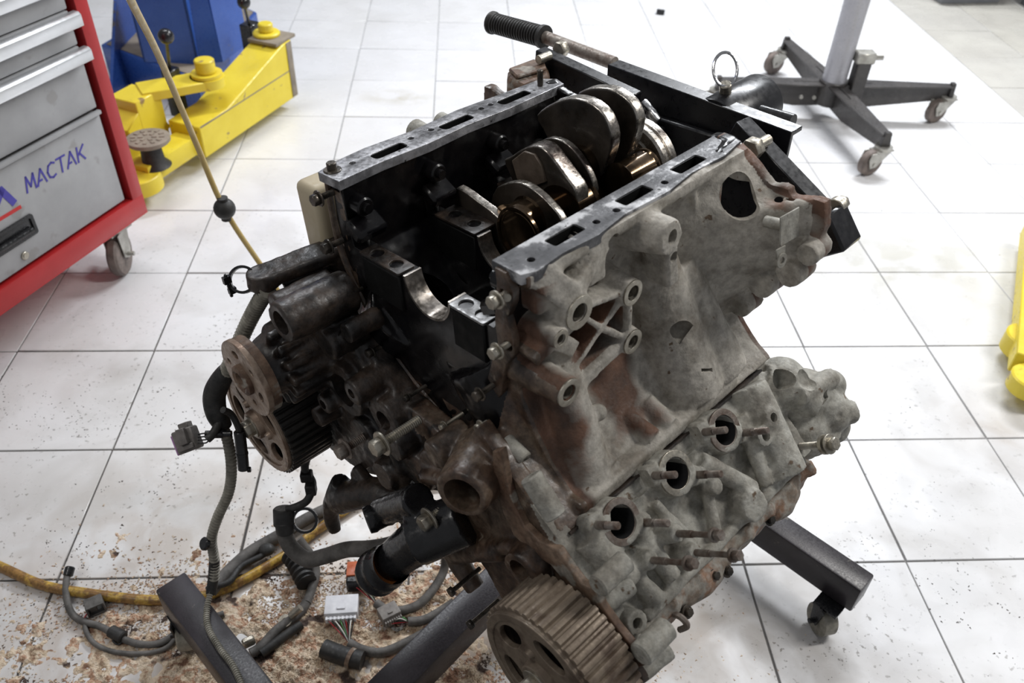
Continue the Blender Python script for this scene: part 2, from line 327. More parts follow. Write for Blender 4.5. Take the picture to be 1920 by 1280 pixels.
def mk_tile(name, base, base2):
    m = bpy.data.materials.new(name); m.use_nodes = True; nt = m.node_tree; N = nt.nodes; L = nt.links; b = N['Principled BSDF']
    P = N.new('ShaderNodeNewGeometry').outputs['Position']
    def nz(sc, det=4, dist=0.):
        n = N.new('ShaderNodeTexNoise'); n.inputs['Scale'].default_value = sc; n.inputs['Detail'].default_value = det; n.inputs['Distortion'].default_value = dist; L.new(P, n.inputs['Vector']); return n.outputs['Fac']
    def rg(f, a, c, o0=0., o1=1.):
        r = N.new('ShaderNodeMapRange'); L.new(f, r.inputs[0]); r.inputs[1].default_value = a; r.inputs[2].default_value = c; r.inputs[3].default_value = o0; r.inputs[4].default_value = o1; return r.outputs[0]
    def mul(a, c, op='MULTIPLY'):
        q = N.new('ShaderNodeMath'); q.operation = op; q.use_clamp = True
        L.new(a, q.inputs[0])
        if isinstance(c, float): q.inputs[1].default_value = c
        else: L.new(c, q.inputs[1])
        return q.outputs[0]
    def near(x, y, r0, r1, sx=1., sy_=1.):
        vm = N.new('ShaderNodeVectorMath'); vm.operation = 'SUBTRACT'; L.new(P, vm.inputs[0]); vm.inputs[1].default_value = (x, y, 0)
        v2 = N.new('ShaderNodeVectorMath'); v2.operation = 'MULTIPLY'; L.new(vm.outputs[0], v2.inputs[0]); v2.inputs[1].default_value = (sx, sy_, 0)
        v3 = N.new('ShaderNodeVectorMath'); v3.operation = 'LENGTH'; L.new(v2.outputs[0], v3.inputs[0]); return rg(v3.outputs['Value'], r0, r1, 1., 0.)
    oi = N.new('ShaderNodeObjectInfo').outputs['Random']
    col = mixcol(nt, rg(nz(3.1), .35, .65), base, base2)
    col = mixcol(nt, mul(rg(oi, 0, 1), .25), col, (.60, .60, .62))
    work = near(-.1, .95, .35, 1.9)                                    # oily traffic around the engine
    g1 = mul(mul(rg(nz(5.5, 8, .8), .44, .76), .55), mul(work, .15, 'ADD'))
    col = mixcol(nt, g1, col, (.30, .27, .23))
    g2 = mul(rg(nz(85, 4), .62, .67), mul(mul(work, .03, 'ADD'), rg(nz(7, 3), .42, .6))); col = mixcol(nt, mul(g2, .85), col, (.09, .08, .065))
    g3 = mul(near(.38, .75, .12, .5), rg(nz(9, 5, .5), .35, .6)); col = mixcol(nt, mul(g3, .6), col, (.24, .20, .16))
    g4 = mul(near(1.32, 2.0, .08, .34, .8, 1.4), rg(nz(8, 6, .4), .42, .60)); col = mixcol(nt, mul(g4, .55), col, (.45, .43, .34))
    g5 = mul(near(-.24, 3.12, .02, .13, .7, 1.6), rg(nz(9, 4), .40, .55)); col = mixcol(nt, mul(g5, .6), col, (.42, .38, .27))
    g6 = mul(near(1.26, 1.33, .02, .18, 1., 1.), rg(nz(7, 4, .5), .38, .62)); col = mixcol(nt, mul(g6, .5), col, (.42, .36, .30))
    g7 = mul(near(-.25, .80, .18, .62, .75, 1.), rg(nz(12, 6, .5), .36, .56)); col = mixcol(nt, mul(g7, .8), col, (.34, .24, .16))
    g8 = mul(near(-.6, .95, .1, 1.1), rg(nz(4, 6, .6), .2, .7)); col = mixcol(nt, mul(g8, .45), col, (.50, .46, .41))
    L.new(col, b.inputs['Base Color']); L.new(rg(nz(11, 5), .3, .7, .16, .42), b.inputs['Roughness'])
    bp = N.new('ShaderNodeBump'); bp.inputs['Strength'].default_value = .08; bp.inputs['Distance'].default_value = .001; L.new(nz(30), bp.inputs['Height']); L.new(bp.outputs[0], b.inputs['Normal'])
    return m
M['tile'] = mk_tile('glazed_white_floor_tile', (.78, .78, .79), (.71, .705, .70)); M['tile2'] = mk_tile('glazed_beige_floor_tile', (.52, .50, .44), (.46, .44, .39))
# ------------------------------------------------------------------ floor: grout bed and single tiles
g = G(); g.box((9, 9, .02), (0.6, 3.2, -.0125)); gm = M['grout']; nt_ = gm.node_tree; bs_ = nt_.nodes['Principled BSDF']; o_ = bs_.inputs['Base Color'].links[0].from_socket
vm_ = nt_.nodes.new('ShaderNodeVectorMath'); vm_.operation = 'DISTANCE'; nt_.links.new(nt_.nodes.new('ShaderNodeNewGeometry').outputs['Position'], vm_.inputs[0]); vm_.inputs[1].default_value = (-.5, .9, 0)
mr_ = nt_.nodes.new('ShaderNodeMapRange'); nt_.links.new(vm_.outputs['Value'], mr_.inputs[0]); mr_.inputs[1].default_value = .9; mr_.inputs[2].default_value = 2.6
nt_.links.new(mixcol(nt_, mr_.outputs[0], o_, (.42, .42, .42)), bs_.inputs['Base Color']); fl = g.build('floor', gm); fl['kind'] = 'structure'
T = .3301; OXT, OYT = 3.3276, 2.9242
def tile_me(name, m_):
    g = G(); g.box((T-.0038, T-.0038, .008), (0, 0, -.004), .0012); o = g.build('tile', m_); me = o.data; bpy.data.objects.remove(o); return me
tm, tm2 = tile_me('tile', M['tile']), tile_me('tile', M['tile2'])
cnt = 0
for j in range(-1, 13):
    for i in range(-4, 17):
        x = (i+.5-OXT)*T; y = (j+.5+OYT)*T
        if not (-.80*y-.75 < x < .78*y+.75): continue
        if cnt >= 300: continue
        beige = x > 2.36 and y > 2.6
        o = bpy.data.objects.new('tile', tm2 if beige else tm); C.objects.link(o); o.location = (x+random.uniform(-.0006, .0006), y+random.uniform(-.0006, .0006), random.uniform(-.0008, .0004)); o.parent = fl; cnt += 1
print('tiles', cnt)
g = G()
g.box((9, .02, 3.4), (.6, 7.7, 1.69)); wb = g.build('wall_back', mat('pale_workshop_wall', [(.6, .6, .6), (.66, .66, .65)], 3, .6)); wb['kind'] = 'structure'
# ================================================================== ENGINE
eng = thing('engine', 'dirty V6 engine upside down on the black stand, its crankcase open', 'engine', m=ME)
def sm(a, b, x): t = max(0, min(1, (x-a)/(b-a))); return t*t*(3-2*t)
def hexbolt(g, p, d, r, hl, sl, sr, thread=True, flange=1.45, washer=True):
    """head at p, shank running along d"""
    p = V(p); d = V(d).normalized(); m = frame(p, d)
    g.prism(hexpoly(r, .3), hl, m @ Matrix.Translation((0, 0, hl/2)), r*.1)
    if washer: g.cyl(p+d*hl, p+d*(hl+r*.28), r*flange, n=18, bev=r*.06)
    q = p+d*(hl+r*.28)
    if thread:
        n = max(4, int(sl/(sr*.42))); prof = [(0, 0)]
        for i in range(n): z = sl*i/n; prof += [(sr*.78, z), (sr, z+sl/n*.45)]
        prof += [(sr*.86, sl), (0, sl)]; g.lathe(prof, frame(q, d), 14)
    else: g.cyl(q, q+d*sl, sr, n=14)
    return g
# ---- block: fused casting
g = G()
outR = [(-.174, -.002), (-.174, -.014), (-.152, -.022), (-.146, -.05), (-.145, -.09), (-.148, -.13), (-.155, -.165), (-.172, -.20), (-.195, -.235), (-.222, -.262), (-.248, -.280)]
dkR = BR(0, .317, -.085); dkL = BL(0, .317, -.085)
inn = [(-.132, -.002), (-.132, -.10), (-.10, -.15), (-.05, -.178), (0, -.185), (.05, -.178), (.10, -.15), (.132, -.10), (.132, -.002)]
mirror = [(-a, b) for a, b in outR]
section = mirror[::1] + [(dkL.y, dkL.z), (0, -.245), (dkR.y, dkR.z)] + outR[::-1] + inn
g.prism(section, .372, YZ(.186))
# bank fronts standing a little proud of the crankcase, bank ends
for B_, sgn in ((BR, 1), (BL, -1)):
    a, b, c, d = B_(0, .19, .03), B_(0, .317, .07), B_(0, .317, -.10), B_(0, .19, -.085)
    g.prism([(p.y, p.z) for p in (a, b, c, d)], .06, YZ(-.008))
    for xb in ((.045, .245) if B_ is BR else (.045, .145, .245)):                 # cylinder jackets
        g.cyl(B_(xb, .12, .0), B_(xb, .316, .0), .062 if B_ is BL else .066, n=28)
# right flank detail (in engine coordinates)
g.cyl((.052, -.150, -.12), (.040, -.218, -.285), .022, .032, n=20)           # front jacket rib
g.cyl((.215, -.128, -.03), (.235, -.205, -.272), .026, .052, n=24)            # big pale jacket
g.cyl((.262, -.15, -.12), (.29, -.21, -.272), .03, .045, n=20)
g.box((.30, .022, .016), Matrix.Translation((.145, -.236, -.272)) @ Matrix.Rotation(math.radians(0), 4, 'X'), .003)     # deck lip
g.box((.37, .028, .012), (.185, -.158, -.014), .003)
bosses = [((.053, -.19, -.062), .020, .011, .055), ((.139, -.19, -.082), .016, .009, .055), ((.143, -.19, -.151), .016, .0085, .05), (tuple(E(1065, 735, 'y', -.208)), .017, .0095, .08), (tuple(E(1050, 635, 'y', -.192)), .011, .006, .05)]
for p, r, hr, L_ in bosses:
    p = V(p); g.cyl(p+V((0, L_, 0)), p, r*1.25, r, n=22)
g.cyl((.180, -.13, -.034), (.186, -.204, -.030), .030, .020, n=24)             # big plug boss under the rail
pq = E(1264, 490, 'y', -.200); g.box((.020, .04, .062), Matrix.Translation(pq+V((0, .02, -.004))) @ Matrix.Rotation(-.15, 4, 'Y'), .003); pf_ = E(1318, 350, 'y', -.165); g.box((.008, .03, .085), Matrix.Translation(pf_+V((-.01, .012, -.035))) @ Matrix.Rotation(-.25, 4, 'Y'), .002); pf_ = E(1120, 510, 'y', -.175); g.box((.030, .04, .03), Matrix.Translation(pf_+V((0, .018, 0))), .004); pf_ = E(1030, 535, 'y', -.172); g.box((.034, .03, .035), Matrix.Translation(pf_+V((0, .014, -.015))), .006)       # pad with oval hole
def rib(a, b, w_=.007, d=.03):
    a = V(a); b = V(b); g.box((( b-a).length, d, w_), frameXY((a+b)/2+V((0, d/2-.004, 0)), b-a, (0, 1, 0)), .001)
xc = (.100, -.178, -.113)
for q in [(.053, -.184, -.062), (.139, -.184, -.082), (.143, -.184, -.151), (.052, -.178, -.148)]: rib(xc, q)
rib((.053, -.184, -.062), (.139, -.184, -.082)); rib((.139, -.184, -.082), (.143, -.184, -.151)); rib((.143, -.184, -.151), (.05, -.186, -.166), .016)
rib((.053, -.186, -.05), (.02, -.170, -.01), .03, .04); rib((.053, -.184, -.045), (.12, -.168, -.016), .02, .03)
rib((.0, -.178, -.10), (.053, -.184, -.075), .014, .04); rib((.025, -.178, -.085), (.06, -.178, -.12), .02, .03)
g.sph((.078, -.196, -.212), .011); g.cyl((.055, -.20, -.248), (.062, -.232, -.262), .011, n=16); g.cyl((.125, -.20, -.25), (.13, -.238, -.262), .012, n=16)
g.cyl((.16, -.20, -.25), (.165, -.236, -.268), .014, n=18); g.sph((.275, -.19, -.19), .03, (1, .6, 1.4)); g.sph((.30, -.195, -.235), .028, (1, .7, 1.2))
# bell housing skirt: flares from the block to the rear flange
P0 = resamp([(-.174, 0), (-.172, -.018), (-.150, -.03), (-.146, -.06), (-.148, -.10), (-.152, -.14), (-.165, -.185), (-.195, -.235)], 28)
P1 = resamp([(-.148, .004), (-.182, -.012), (-.214, -.040), (-.244, -.043), (-.281, -.030), (-.288, -.068), (-.266, -.125), (-.236, -.153), (-.206, -.198), (-.188, -.235), (-.20, -.262)], 28)
nb = 18; bm = bmesh.new(); R_ = []
for layer in (0, 1):
    rr = []
    for i in range(nb+1):
        t = i/nb; x = .245+.128*t; f = t**1.25; row = []
        for k in range(28):
            a = P0[k].lerp(P1[k], f); n_ = V((.008+.004*t, 0)) if layer else V((0, 0))
            row.append(bm.verts.new((x, a.x+(n_.x if layer else 0)+(.0), a.y-(.003 if layer else 0))))
        rr.append(row)
    R_.append(rr)
for i in range(nb):
    for k in range(27):
        bm.faces.new((R_[0][i][k], R_[0][i+1][k], R_[0][i+1][k+1], R_[0][i][k+1])); bm.faces.new((R_[1][i][k], R_[1][i][k+1], R_[1][i+1][k+1], R_[1][i+1][k]))
for i in range(nb):
    for k in (0, 27): bm.faces.new((R_[0][i][k], R_[0][i+1][k], R_[1][i+1][k], R_[1][i][k]))
for k in range(27):
    for i in (0, nb): bm.faces.new((R_[0][i][k], R_[0][i][k+1], R_[1][i][k+1], R_[1][i][k]))
bmesh.ops.recalc_face_normals(bm, faces=bm.faces); g.merge(bm)
flo = [(p.x, p.y) for p in P1]
g.prism(flo + [(p[0]*.88+.012, p[1]*.9-.002) for p in flo[::-1]], .016, YZ(.372))
flm = [(-a, b) for a, b in flo]; g.prism(flm + [(p[0]*.72, p[1]*.8-.01) for p in flm[::-1]], .016, YZ(.372))
for y, z, r in ((-.262, -.13, .017), (-.228, -.162, .017), (-.203, -.205, .016), (-.280, -.095, .014)): g.cyl((.345, y, z), (.383, y, z), r, n=18)
g.cyl((.335, -.20, -.10), (.338, -.228, -.105), .006, n=10)
# cutters
k_ = G()
for p, r, hr, L_ in bosses: p = V(p); k_.cyl(p+V((0, .03, 0)), p-V((0, .01, 0)), hr, n=18)
k_.cyl((.185, -.17, -.031), (.187, -.22, -.028), .009, n=18)
k_.cyl(pq+V((0, .02, .006)), pq+V((0, -.01, .006)), .0065, n=16); c_ = E(1243, 604, 'y', -.185); k_.cyl(c_+V((0, .01, .004)), c_+V((.006, -.03, -.006)), .008, .015, n=18); c_ = E(1318, 690, 'y', -.232); k_.box((.02, .03, .005), Matrix.Translation(c_) @ Matrix.Rotation(.4, 4, 'Y')); c_ = E(1110, 468, 'y', -.168); k_.cyl(c_+V((0, .03, .0)), c_+V((0, -.03, -.0)), .011, n=16); k_.cyl(c_+V((.028, .02, .0)), c_+V((.028, -.03, -.0)), .009, n=16)
hc = E(1391, 376, 'y', -.203); hn = V((-.60, -.80, .0)); k_.cyl(hc-hn*.035, hc+hn*.03, .0215, n=26)
for s_, xs in ((1, ((.085, .05), (.195, .052), (.30, .055))), (-1, ((.078, .045), (.188, .048), (.285, .05)))):
    for x0, L_ in xs: k_.box((L_+.006, .021, .030), (x0, s_*.149, -.002))
k2 = G(); k3 = G()
for xb in (.05, .155, .26):
    for kk, D_ in ((k2, DR), (k3, DL)): kk.cyl(CR+V((xb, 0, 0))+D_*.02, CR+V((xb, 0, 0))+D_*.25, .041, n=30)
for p in ((.086, -.15, -.018), (.236, -.148, -.022)): k_.cyl(p, V(p)+V((0, -.05, -.004)), .011, n=14)
me = cast(g, .0027, 2, [k_, k2, k3], .0008, 70)
def blockmat(c, n):
    if c.z > -.25 and abs(c.y) < .1335: return 1
    if c.z > -.0175 and .137 < abs(c.y) < .161: return 1  # slot sides in black for the shade inside them
    if c.x < .004 and c.z < 0: return 2
    if c.y > .05: return 2
    return 0
blk = link('engine_block', me, [M['flank'], M['black_oil'], M['brown']], eng, 42, True, blockmat)
at = me.attributes.new('rust', 'FLOAT', 'POINT'); vals = []
for v in me.vertices:
    x, y, z = v.co
    r = .62*math.exp(-((x-.128)/.042)**4)*math.exp(-((z+.215)/.048)**4) + .62*math.exp(-((x-.095)/.05)**4)*math.exp(-((z+.120)/.042)**4)*(1 if y > -.180 else .1)  # second term also darkens the rib pocket as painted shade, to look deeper
    r += .75*math.exp(-((x+.005)/.034)**2)*(1 if z < -.02 else .3)+.35*math.exp(-((x-.03)/.03)**2)*math.exp(-((z+.19)/.04)**2) + .25*math.exp(-((x-.175)/.02)**2)*math.exp(-((z+.17)/.05)**2) + .3*math.exp(-((x-.345)/.02)**2)*(z > -.05) + (.5 if x > .362 else 0) + .25*math.exp(-((x-.30)/.04)**2)*math.exp(-((z+.22)/.03)**2)
    r += .2*math.exp(-((x-.215)/.03)**2)*math.exp(-((z+.10)/.03)**2)
    vals.append(r)
at.data.foreach_set('value', vals)
# steel ring faces of the bosses
for p, r, hr, L_ in bosses:
    p = V(p); g = G(); g.plate(circ(0, 0, r*.96, 28), [circ(0, 0, hr, 20)], .002, frame(p+V((0, -.001, 0)), (0, -1, 0)), .0003)
    g.lathe([(hr, 0), (hr, .02), (hr*.8, .022), (hr*.8, 0)], frame(p, (0, 1, 0)), 20); g.build('boss_face', M['bolt'], eng)
# ---- pan rails (machined, slotted)
def rail(sgn):
    y0, y1 = .133, .176
    outer = [(-.004, sgn*.128), (.06, sgn*.131), (.13, sgn*.127), (.20, sgn*.131), (.27, sgn*.127), (.378, sgn*.130), (.385, sgn*.150), (.372, sgn*.168), (.30, sgn*.172), (.22, sgn*.178), (.14, sgn*.173), (.07, sgn*.179), (.02, sgn*.176), (-.006, sgn*.168)]
    if sgn < 0: outer = [(-.004, -.128), (.37, -.127), (.378, -.135), (.374, -.160), (.33, -.168), (.27, -.165), (.22, -.172), (.15, -.168), (.10, -.175), (.05, -.171), (.012, -.175), (-.004, -.168)]
    holes = []
    for x0, L_ in (((.085, .05), (.195, .052), (.30, .055)) if sgn > 0 else ((.078, .045), (.188, .048), (.285, .05))): holes.append(rrect(x0, sgn*.149, L_, .017, .006 if sgn > 0 else .003))
    for x0 in ((.035, .125, .158, .245, .262) if sgn > 0 else (.022, .118, .150, .232, .335)): holes.append(circ(x0, sgn*.156, .0042, 14))
    if sgn < 0: outer = outer[::-1]
    g = G(); g.plate(outer, holes, .012, frameXY((0, 0, -.0045), (1, 0, 0), (0, 1, 0)), .0006); r_ = g.build('pan_rail', M['machined'] if sgn > 0 else M['sealer'], eng)
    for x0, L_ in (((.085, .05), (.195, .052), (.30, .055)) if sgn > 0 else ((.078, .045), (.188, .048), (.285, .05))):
        g = G(); g.box((L_+.004, .0195, .001), (x0, sgn*.149, -.0155)); g.plate(rrect(x0, sgn*.149, L_-.0006, .0164, .0028), [rrect(x0, sgn*.149, L_-.0024, .0146, .0022)], .0112, Matrix.Translation((0, 0, -.0052))); g.build('slot_shade', M['hole_shade'], r_)  # added black floor and walls, painting the slots as deep shade
rail(1); rail(-1)
g = G(); g.cyl((.008, .158, 0), (.008, .158, .012), .0062, n=20, bev=.001); g.cyl((.008, .158, 0), (.008, .158, .0035), .011, n=20, bev=.001); g.build('dowel', M['bolt_dark'], eng)
g = G(); g.cyl((.352, .150, 0), (.352, .150, .024), .0042, n=16, bev=.001); g.build('dowel', M['bolt_dark'], eng)
g = G(); g.cyl((.002, -.140, -.03), (-.014, -.158, -.024), .0042, n=12); g.build('pin', M['bolt'], eng)
# ---- inner crankcase walls and main bearing bulkheads
def bulkhead(x, t, name, full=False):
    yc = -.008; R_ = .040; zc = -.088
    arc = [(yc+R_*math.cos(a), zc+R_*math.sin(a)) for a in [PI+PI*k/20 for k in range(21)]][::-1]      # from +y side to -y side
    top = [(.133, -.064), (.128, zc)] + arc + [(-.118, zc), (-.133, -.068)]
    if full:
        poly = [(.150, -.005), (.134, -.005)] + top + [(-.134, -.005), (-.152, -.005), (-.150, -.05), (-.143, -.10), (-.124, -.16), (-.116, -.215), (-.128, -.27), (-.145, -.30), (-.08, -.312), (-.0, -.285), (.045, -.255), (.09, -.222), (.128, -.165), (.150, -.11), (.156, -.06)]
    else: poly = top + [(-.133, -.12), (-.09, -.20), (.09, -.20), (.133, -.12)]
    g = G(); g.plate(poly, [], t, YZ(x), .0008); b = g.build(name, M['black_oil'], eng, 30)
    g = G()                                     # machined saddle shell and cap faces
    sh = [(yc+(R_+.001)*math.cos(PI+PI*k/20), zc+(R_+.001)*math.sin(PI+PI*k/20)) for k in range(21)]; s2 = [(yc+(R_-.0025)*math.cos(PI+PI*k/20), zc+(R_-.0025)*math.sin(PI+PI*k/20)) for k in range(20, -1, -1)]
    g.plate(sh+s2, [], t+.001, YZ(x), .0003); g.build('bearing_saddle', M['shell'], b)
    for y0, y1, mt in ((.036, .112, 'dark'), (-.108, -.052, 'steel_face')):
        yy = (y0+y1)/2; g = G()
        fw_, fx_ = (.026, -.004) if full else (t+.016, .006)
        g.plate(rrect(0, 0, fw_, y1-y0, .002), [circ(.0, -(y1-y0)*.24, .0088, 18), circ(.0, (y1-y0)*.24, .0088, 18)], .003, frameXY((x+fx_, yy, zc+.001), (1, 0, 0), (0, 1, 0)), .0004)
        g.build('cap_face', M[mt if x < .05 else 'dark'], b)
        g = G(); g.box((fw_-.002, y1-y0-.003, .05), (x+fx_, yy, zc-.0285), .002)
        for k in (-.24, .24): g.cyl((x+fx_, yy+(y1-y0)*k, zc-.0035), (x+fx_, yy+(y1-y0)*k, zc-.0001), .0095, n=16)  # added black discs painting the shade down the bolt holes
        g.build('cap_pedestal', M['hole_shade'], b)
    # register step and cross-bolt boss at the wall
    for s_ in (1, -1):
        g = G(); g.box((t+.02, .03, .018), Matrix.Translation((x+.004, s_*.118, -.062)) @ Matrix.Rotation(s_*.5, 4, 'X'), .004); g.cyl((x+.004, s_*.136, -.035), (x+.004, s_*.112, -.035), .012, n=18, bev=.002); g.cyl((x+.004, s_*.112, -.035), (x+.004, s_*.106, -.035), .006, n=12)
        g.build('cross_bolt_boss', M['black_oil'], b)
    return b
bulkhead(.012, .024, 'front_bulkhead', True)
for x in (.126, .236, .346): bulkhead(x, .02, 'main_bulkhead')
g = G(); g.cyl((.085, -.075, -.16), (.085, -.085, -.118), .008, .006, n=14); g.cyl((.085, -.085, -.120), (.085, -.0855, -.117), .011, n=18)
g.build('oil_jet_boss', M['dark'], eng)
# sealing rim of the front face
rim = [(.158, -.004), (.162, -.05), (.160, -.10), (.145, -.140), (.118, -.182), (.088, -.220), (.045, -.252), (.0, -.275)]
g = G(); P_ = [(0, *p) for p in rim]; g.tube([(-.001, *p) for p in rim], .0042, 8); g.build('front_flange_rim', M['brown'], eng)
g = G(); fo = [(-.151, -.002), (-.160, -.020), (-.158, -.035), (-.149, -.055), (-.156, -.080), (-.156, -.100), (-.142, -.122), (-.136, -.145), (-.133, -.165), (-.122, -.185), (-.126, -.205), (-.124, -.225), (-.117, -.240), (-.126, -.262), (-.150, -.290), (-.160, -.300)]
fi = [(-.132, -.300), (-.112, -.275), (-.100, -.255), (-.098, -.23), (-.104, -.21), (-.100, -.19), (-.108, -.165), (-.116, -.14), (-.124, -.115), (-.132, -.095), (-.130, -.07), (-.133, -.045), (-.137, -.02), (-.136, -.002)]
g.plate(fo+fi, [circ(-.148, -.092, .006, 14), circ(-.146, -.028, .005, 14)], .010, YZ(-.003), .0012); g.build('front_flange', M['brown'], eng)
# ---- front face of the engine: water passages, pump housing, bosses (one fused casting)
g = G()
for B_ in (BR, BL):
    a = [B_(0, D, w_) for D, w_ in ((.17, .03), (.317, .07), (.43, .085), (.50, .075), (.50, -.05), (.43, -.14), (.317, -.14), (.22, -.10))]
    if B_ is BL: a = [B_(0, D, w_) for D, w_ in ((.14, .05), (.317, .075), (.43, .085), (.46, .06), (.46, -.06), (.40, -.12), (.30, -.13), (.20, -.09))]
    pl = [(p.y, p.z) for p in a]; g.prism(pl if B_ is BR else pl[::-1], .022, YZ(-.034))
g.prism([(.10, -.20), (.16, -.25), (.10, -.36), (.0, -.40), (-.10, -.34), (-.10, -.24), (-.05, -.27), (.03, -.26)], .03, YZ(-.018))
# pump housing running back from the rusty flange
hubc = V((-.150, .195, -.240))
g.cyl((-.135, .195, -.24), (-.10, .195, -.24), .034, .045, n=26); g.cyl((-.10, .195, -.24), (-.02, .19, -.235), .05, .062, n=26)
g.cyl((-.118, .128, -.138), (-.02, .128, -.142), .026, .028, n=26); g.cyl((-.09, .19, -.17), (-.01, .18, -.165), .028, n=20)
for k in range(7): a = -.6+k*.42; g.box((.085, .012, .02), Matrix.Translation((-.075, .195+.05*math.cos(a+PI/2+.9), -.24+.05*math.sin(a+PI/2+.9))) @ Matrix.Rotation(a+.9, 4, 'X'), .002)
g.cyl((-.075, .115, -.19), (-.02, .115, -.19), .022, n=18); g.cyl((-.06, .085, -.165), (-.01, .085, -.165), .014, n=16)
for y, z, r, x0 in ((.12, -.275, .040, -.062), (.075, -.245, .018, -.075), (.155, -.31, .016, -.078), (.045, -.285, .030, -.055), (.02, -.31, .02, -.065), (.10, -.35, .03, -.06), (.18, -.35, .014, -.08), (.0, -.35, .03, -.05), (-.05, -.31, .03, -.055), (.05, -.38, .022, -.07)): g.cyl((x0, y, z), (-.01, y, z), r, r*1.15, n=22)
g.cyl((-.092, -.150, -.246), (-.02, -.122, -.256), .030, .042, n=28)            # brown water outlet
g.cyl((-.07, -.075, -.255), (-.02, -.08, -.25), .02, n=18)
g.cyl((-.072, -.215, -.340), (-.03, -.212, -.338), .026, .03, n=24)            # idler boss
for a, b, r in (((-.055, -.03, -.33), (-.055, -.12, -.28), .012), ((-.05, .1, -.37), (-.05, -.02, -.42), .014), ((-.05, -.16, -.37), (-.05, -.06, -.46), .014), ((-.05, .02, -.40), (-.05, -.10, -.50), .014), ((-.05, -.20, -.33), (-.05, -.10, -.41), .01), ((-.05, .05, -.30), (-.05, .02, -.40), .010)): g.cyl(a, b, r, n=12)
# wandering edge flange of the right bank and its ears
edge = [(-.128, -.215), (-.150, -.25), (-.168, -.285), (-.205, -.298), (-.235, -.305), (-.265, -.322), (-.300, -.345), (-.335, -.372), (-.362, -.40)]
for a, b in zip(edge, edge[1:]): g.cyl((-.042, *a), (-.042, *b), .008, n=12); g.cyl((-.026, *a), (-.026, *b), .009, n=12)
for y, z, r in ((-.245, -.300, .014), (-.310, -.335, .013), (-.362, -.398, .016)): g.cyl((-.052, y, z), (-.005, y-.008, z+.004), r, r*.9, n=16)
g.cyl((-.03, -.150, -.235), (.02, -.178, -.232), .012, .011, n=14)
k_ = G()
k_.cyl((-.11, -.157, -.244), (-.045, -.133, -.252), .022, n=26); k_.cyl((-.09, -.215, -.340), (-.05, -.213, -.339), .015, n=22)
k_.cyl((-.075, .12, -.275), (-.045, .12, -.275), .024, n=22); k_.cyl((-.135, .128, -.138), (-.10, .128, -.138), .015, n=20); k_.cyl((-.09, .075, -.245), (-.06, .075, -.245), .007, n=12)
k_.cyl((-.09, .155, -.31), (-.06, .155, -.31), .007, n=12); k_.cyl((-.08, .045, -.285), (-.045, .045, -.285), .014, n=14)
for y, z in ((-.245, -.300), (-.310, -.335), (-.362, -.398)): k_.cyl((-.07, y, z), (-.03, y, z), .005, n=12)
me = cast(g, .0028, 3, k_, .0012, 60)
def fmat(c, n):
    q = c-CR-V((c.x, 0, 0)); 
    if c.y < 0 and q.dot(DR) > .27 and q.dot(WR) > .052 and c.x > -.047: return 2
    d = c.y + .2*noise.noise(c*25)*.3
    if d < -.0: return 0
    return 1
link('front_casting', me, [M['brown'], M['dark'], M['alu']], eng, 45, True, fmat)
# sinuous edge flange along the right bank and its pale bosses
eo = [(941, 842), (948, 880), (952, 905), (965, 945), (985, 985), (1012, 1012), (1048, 1030), (1072, 1066), (1092, 1092), (1118, 1104), (1130, 1135), (1158, 1175), (1185, 1208), (1212, 1222), (1224, 1240)]
ei = [(1200, 1250), (1170, 1222), (1140, 1190), (1112, 1150), (1085, 1120), (1060, 1088), (1035, 1058), (1000, 1035), (965, 1002), (945, 960), (934, 915), (926, 870), (925, 845)]
q_ = [E(a, b, 'x', -.052) for a, b in eo+ei]; g = G(); g.plate([(v.y, v.z) for v in q_], [], .010, YZ(-.049), .002); g.build('edge_flange', M['rust'], eng)
a = E(1042, 968, 'x', -.045); b_ = E(985, 862, 'x', -.02)
for p_, q_, r in ((a+V((0, .035, .035)), a, .0125), (b_+V((0, .03, .01)), b_, .0095), (E(1120, 1100, 'x', -.058), E(1120, 1100, 'x', -.058)+V((.045, 0, 0)), .0125), (E(1200, 1228, 'x', -.058), E(1200, 1228, 'x', -.058)+V((.045, 0, 0)), .0135)):
    g = G(); g.lathe([(0, 0), (r*.35, 0), (r*.35, -.0005), (r*.85, -.0005), (r, .0015), (r, (q_-p_).length-.0015), (r*.85, (q_-p_).length), (r*.4, (q_-p_).length), (r*.35, (q_-p_).length-.006), (0, (q_-p_).length-.006)], frame(p_, q_-p_), 22)
    g.build('edge_boss', M['alu'], eng)
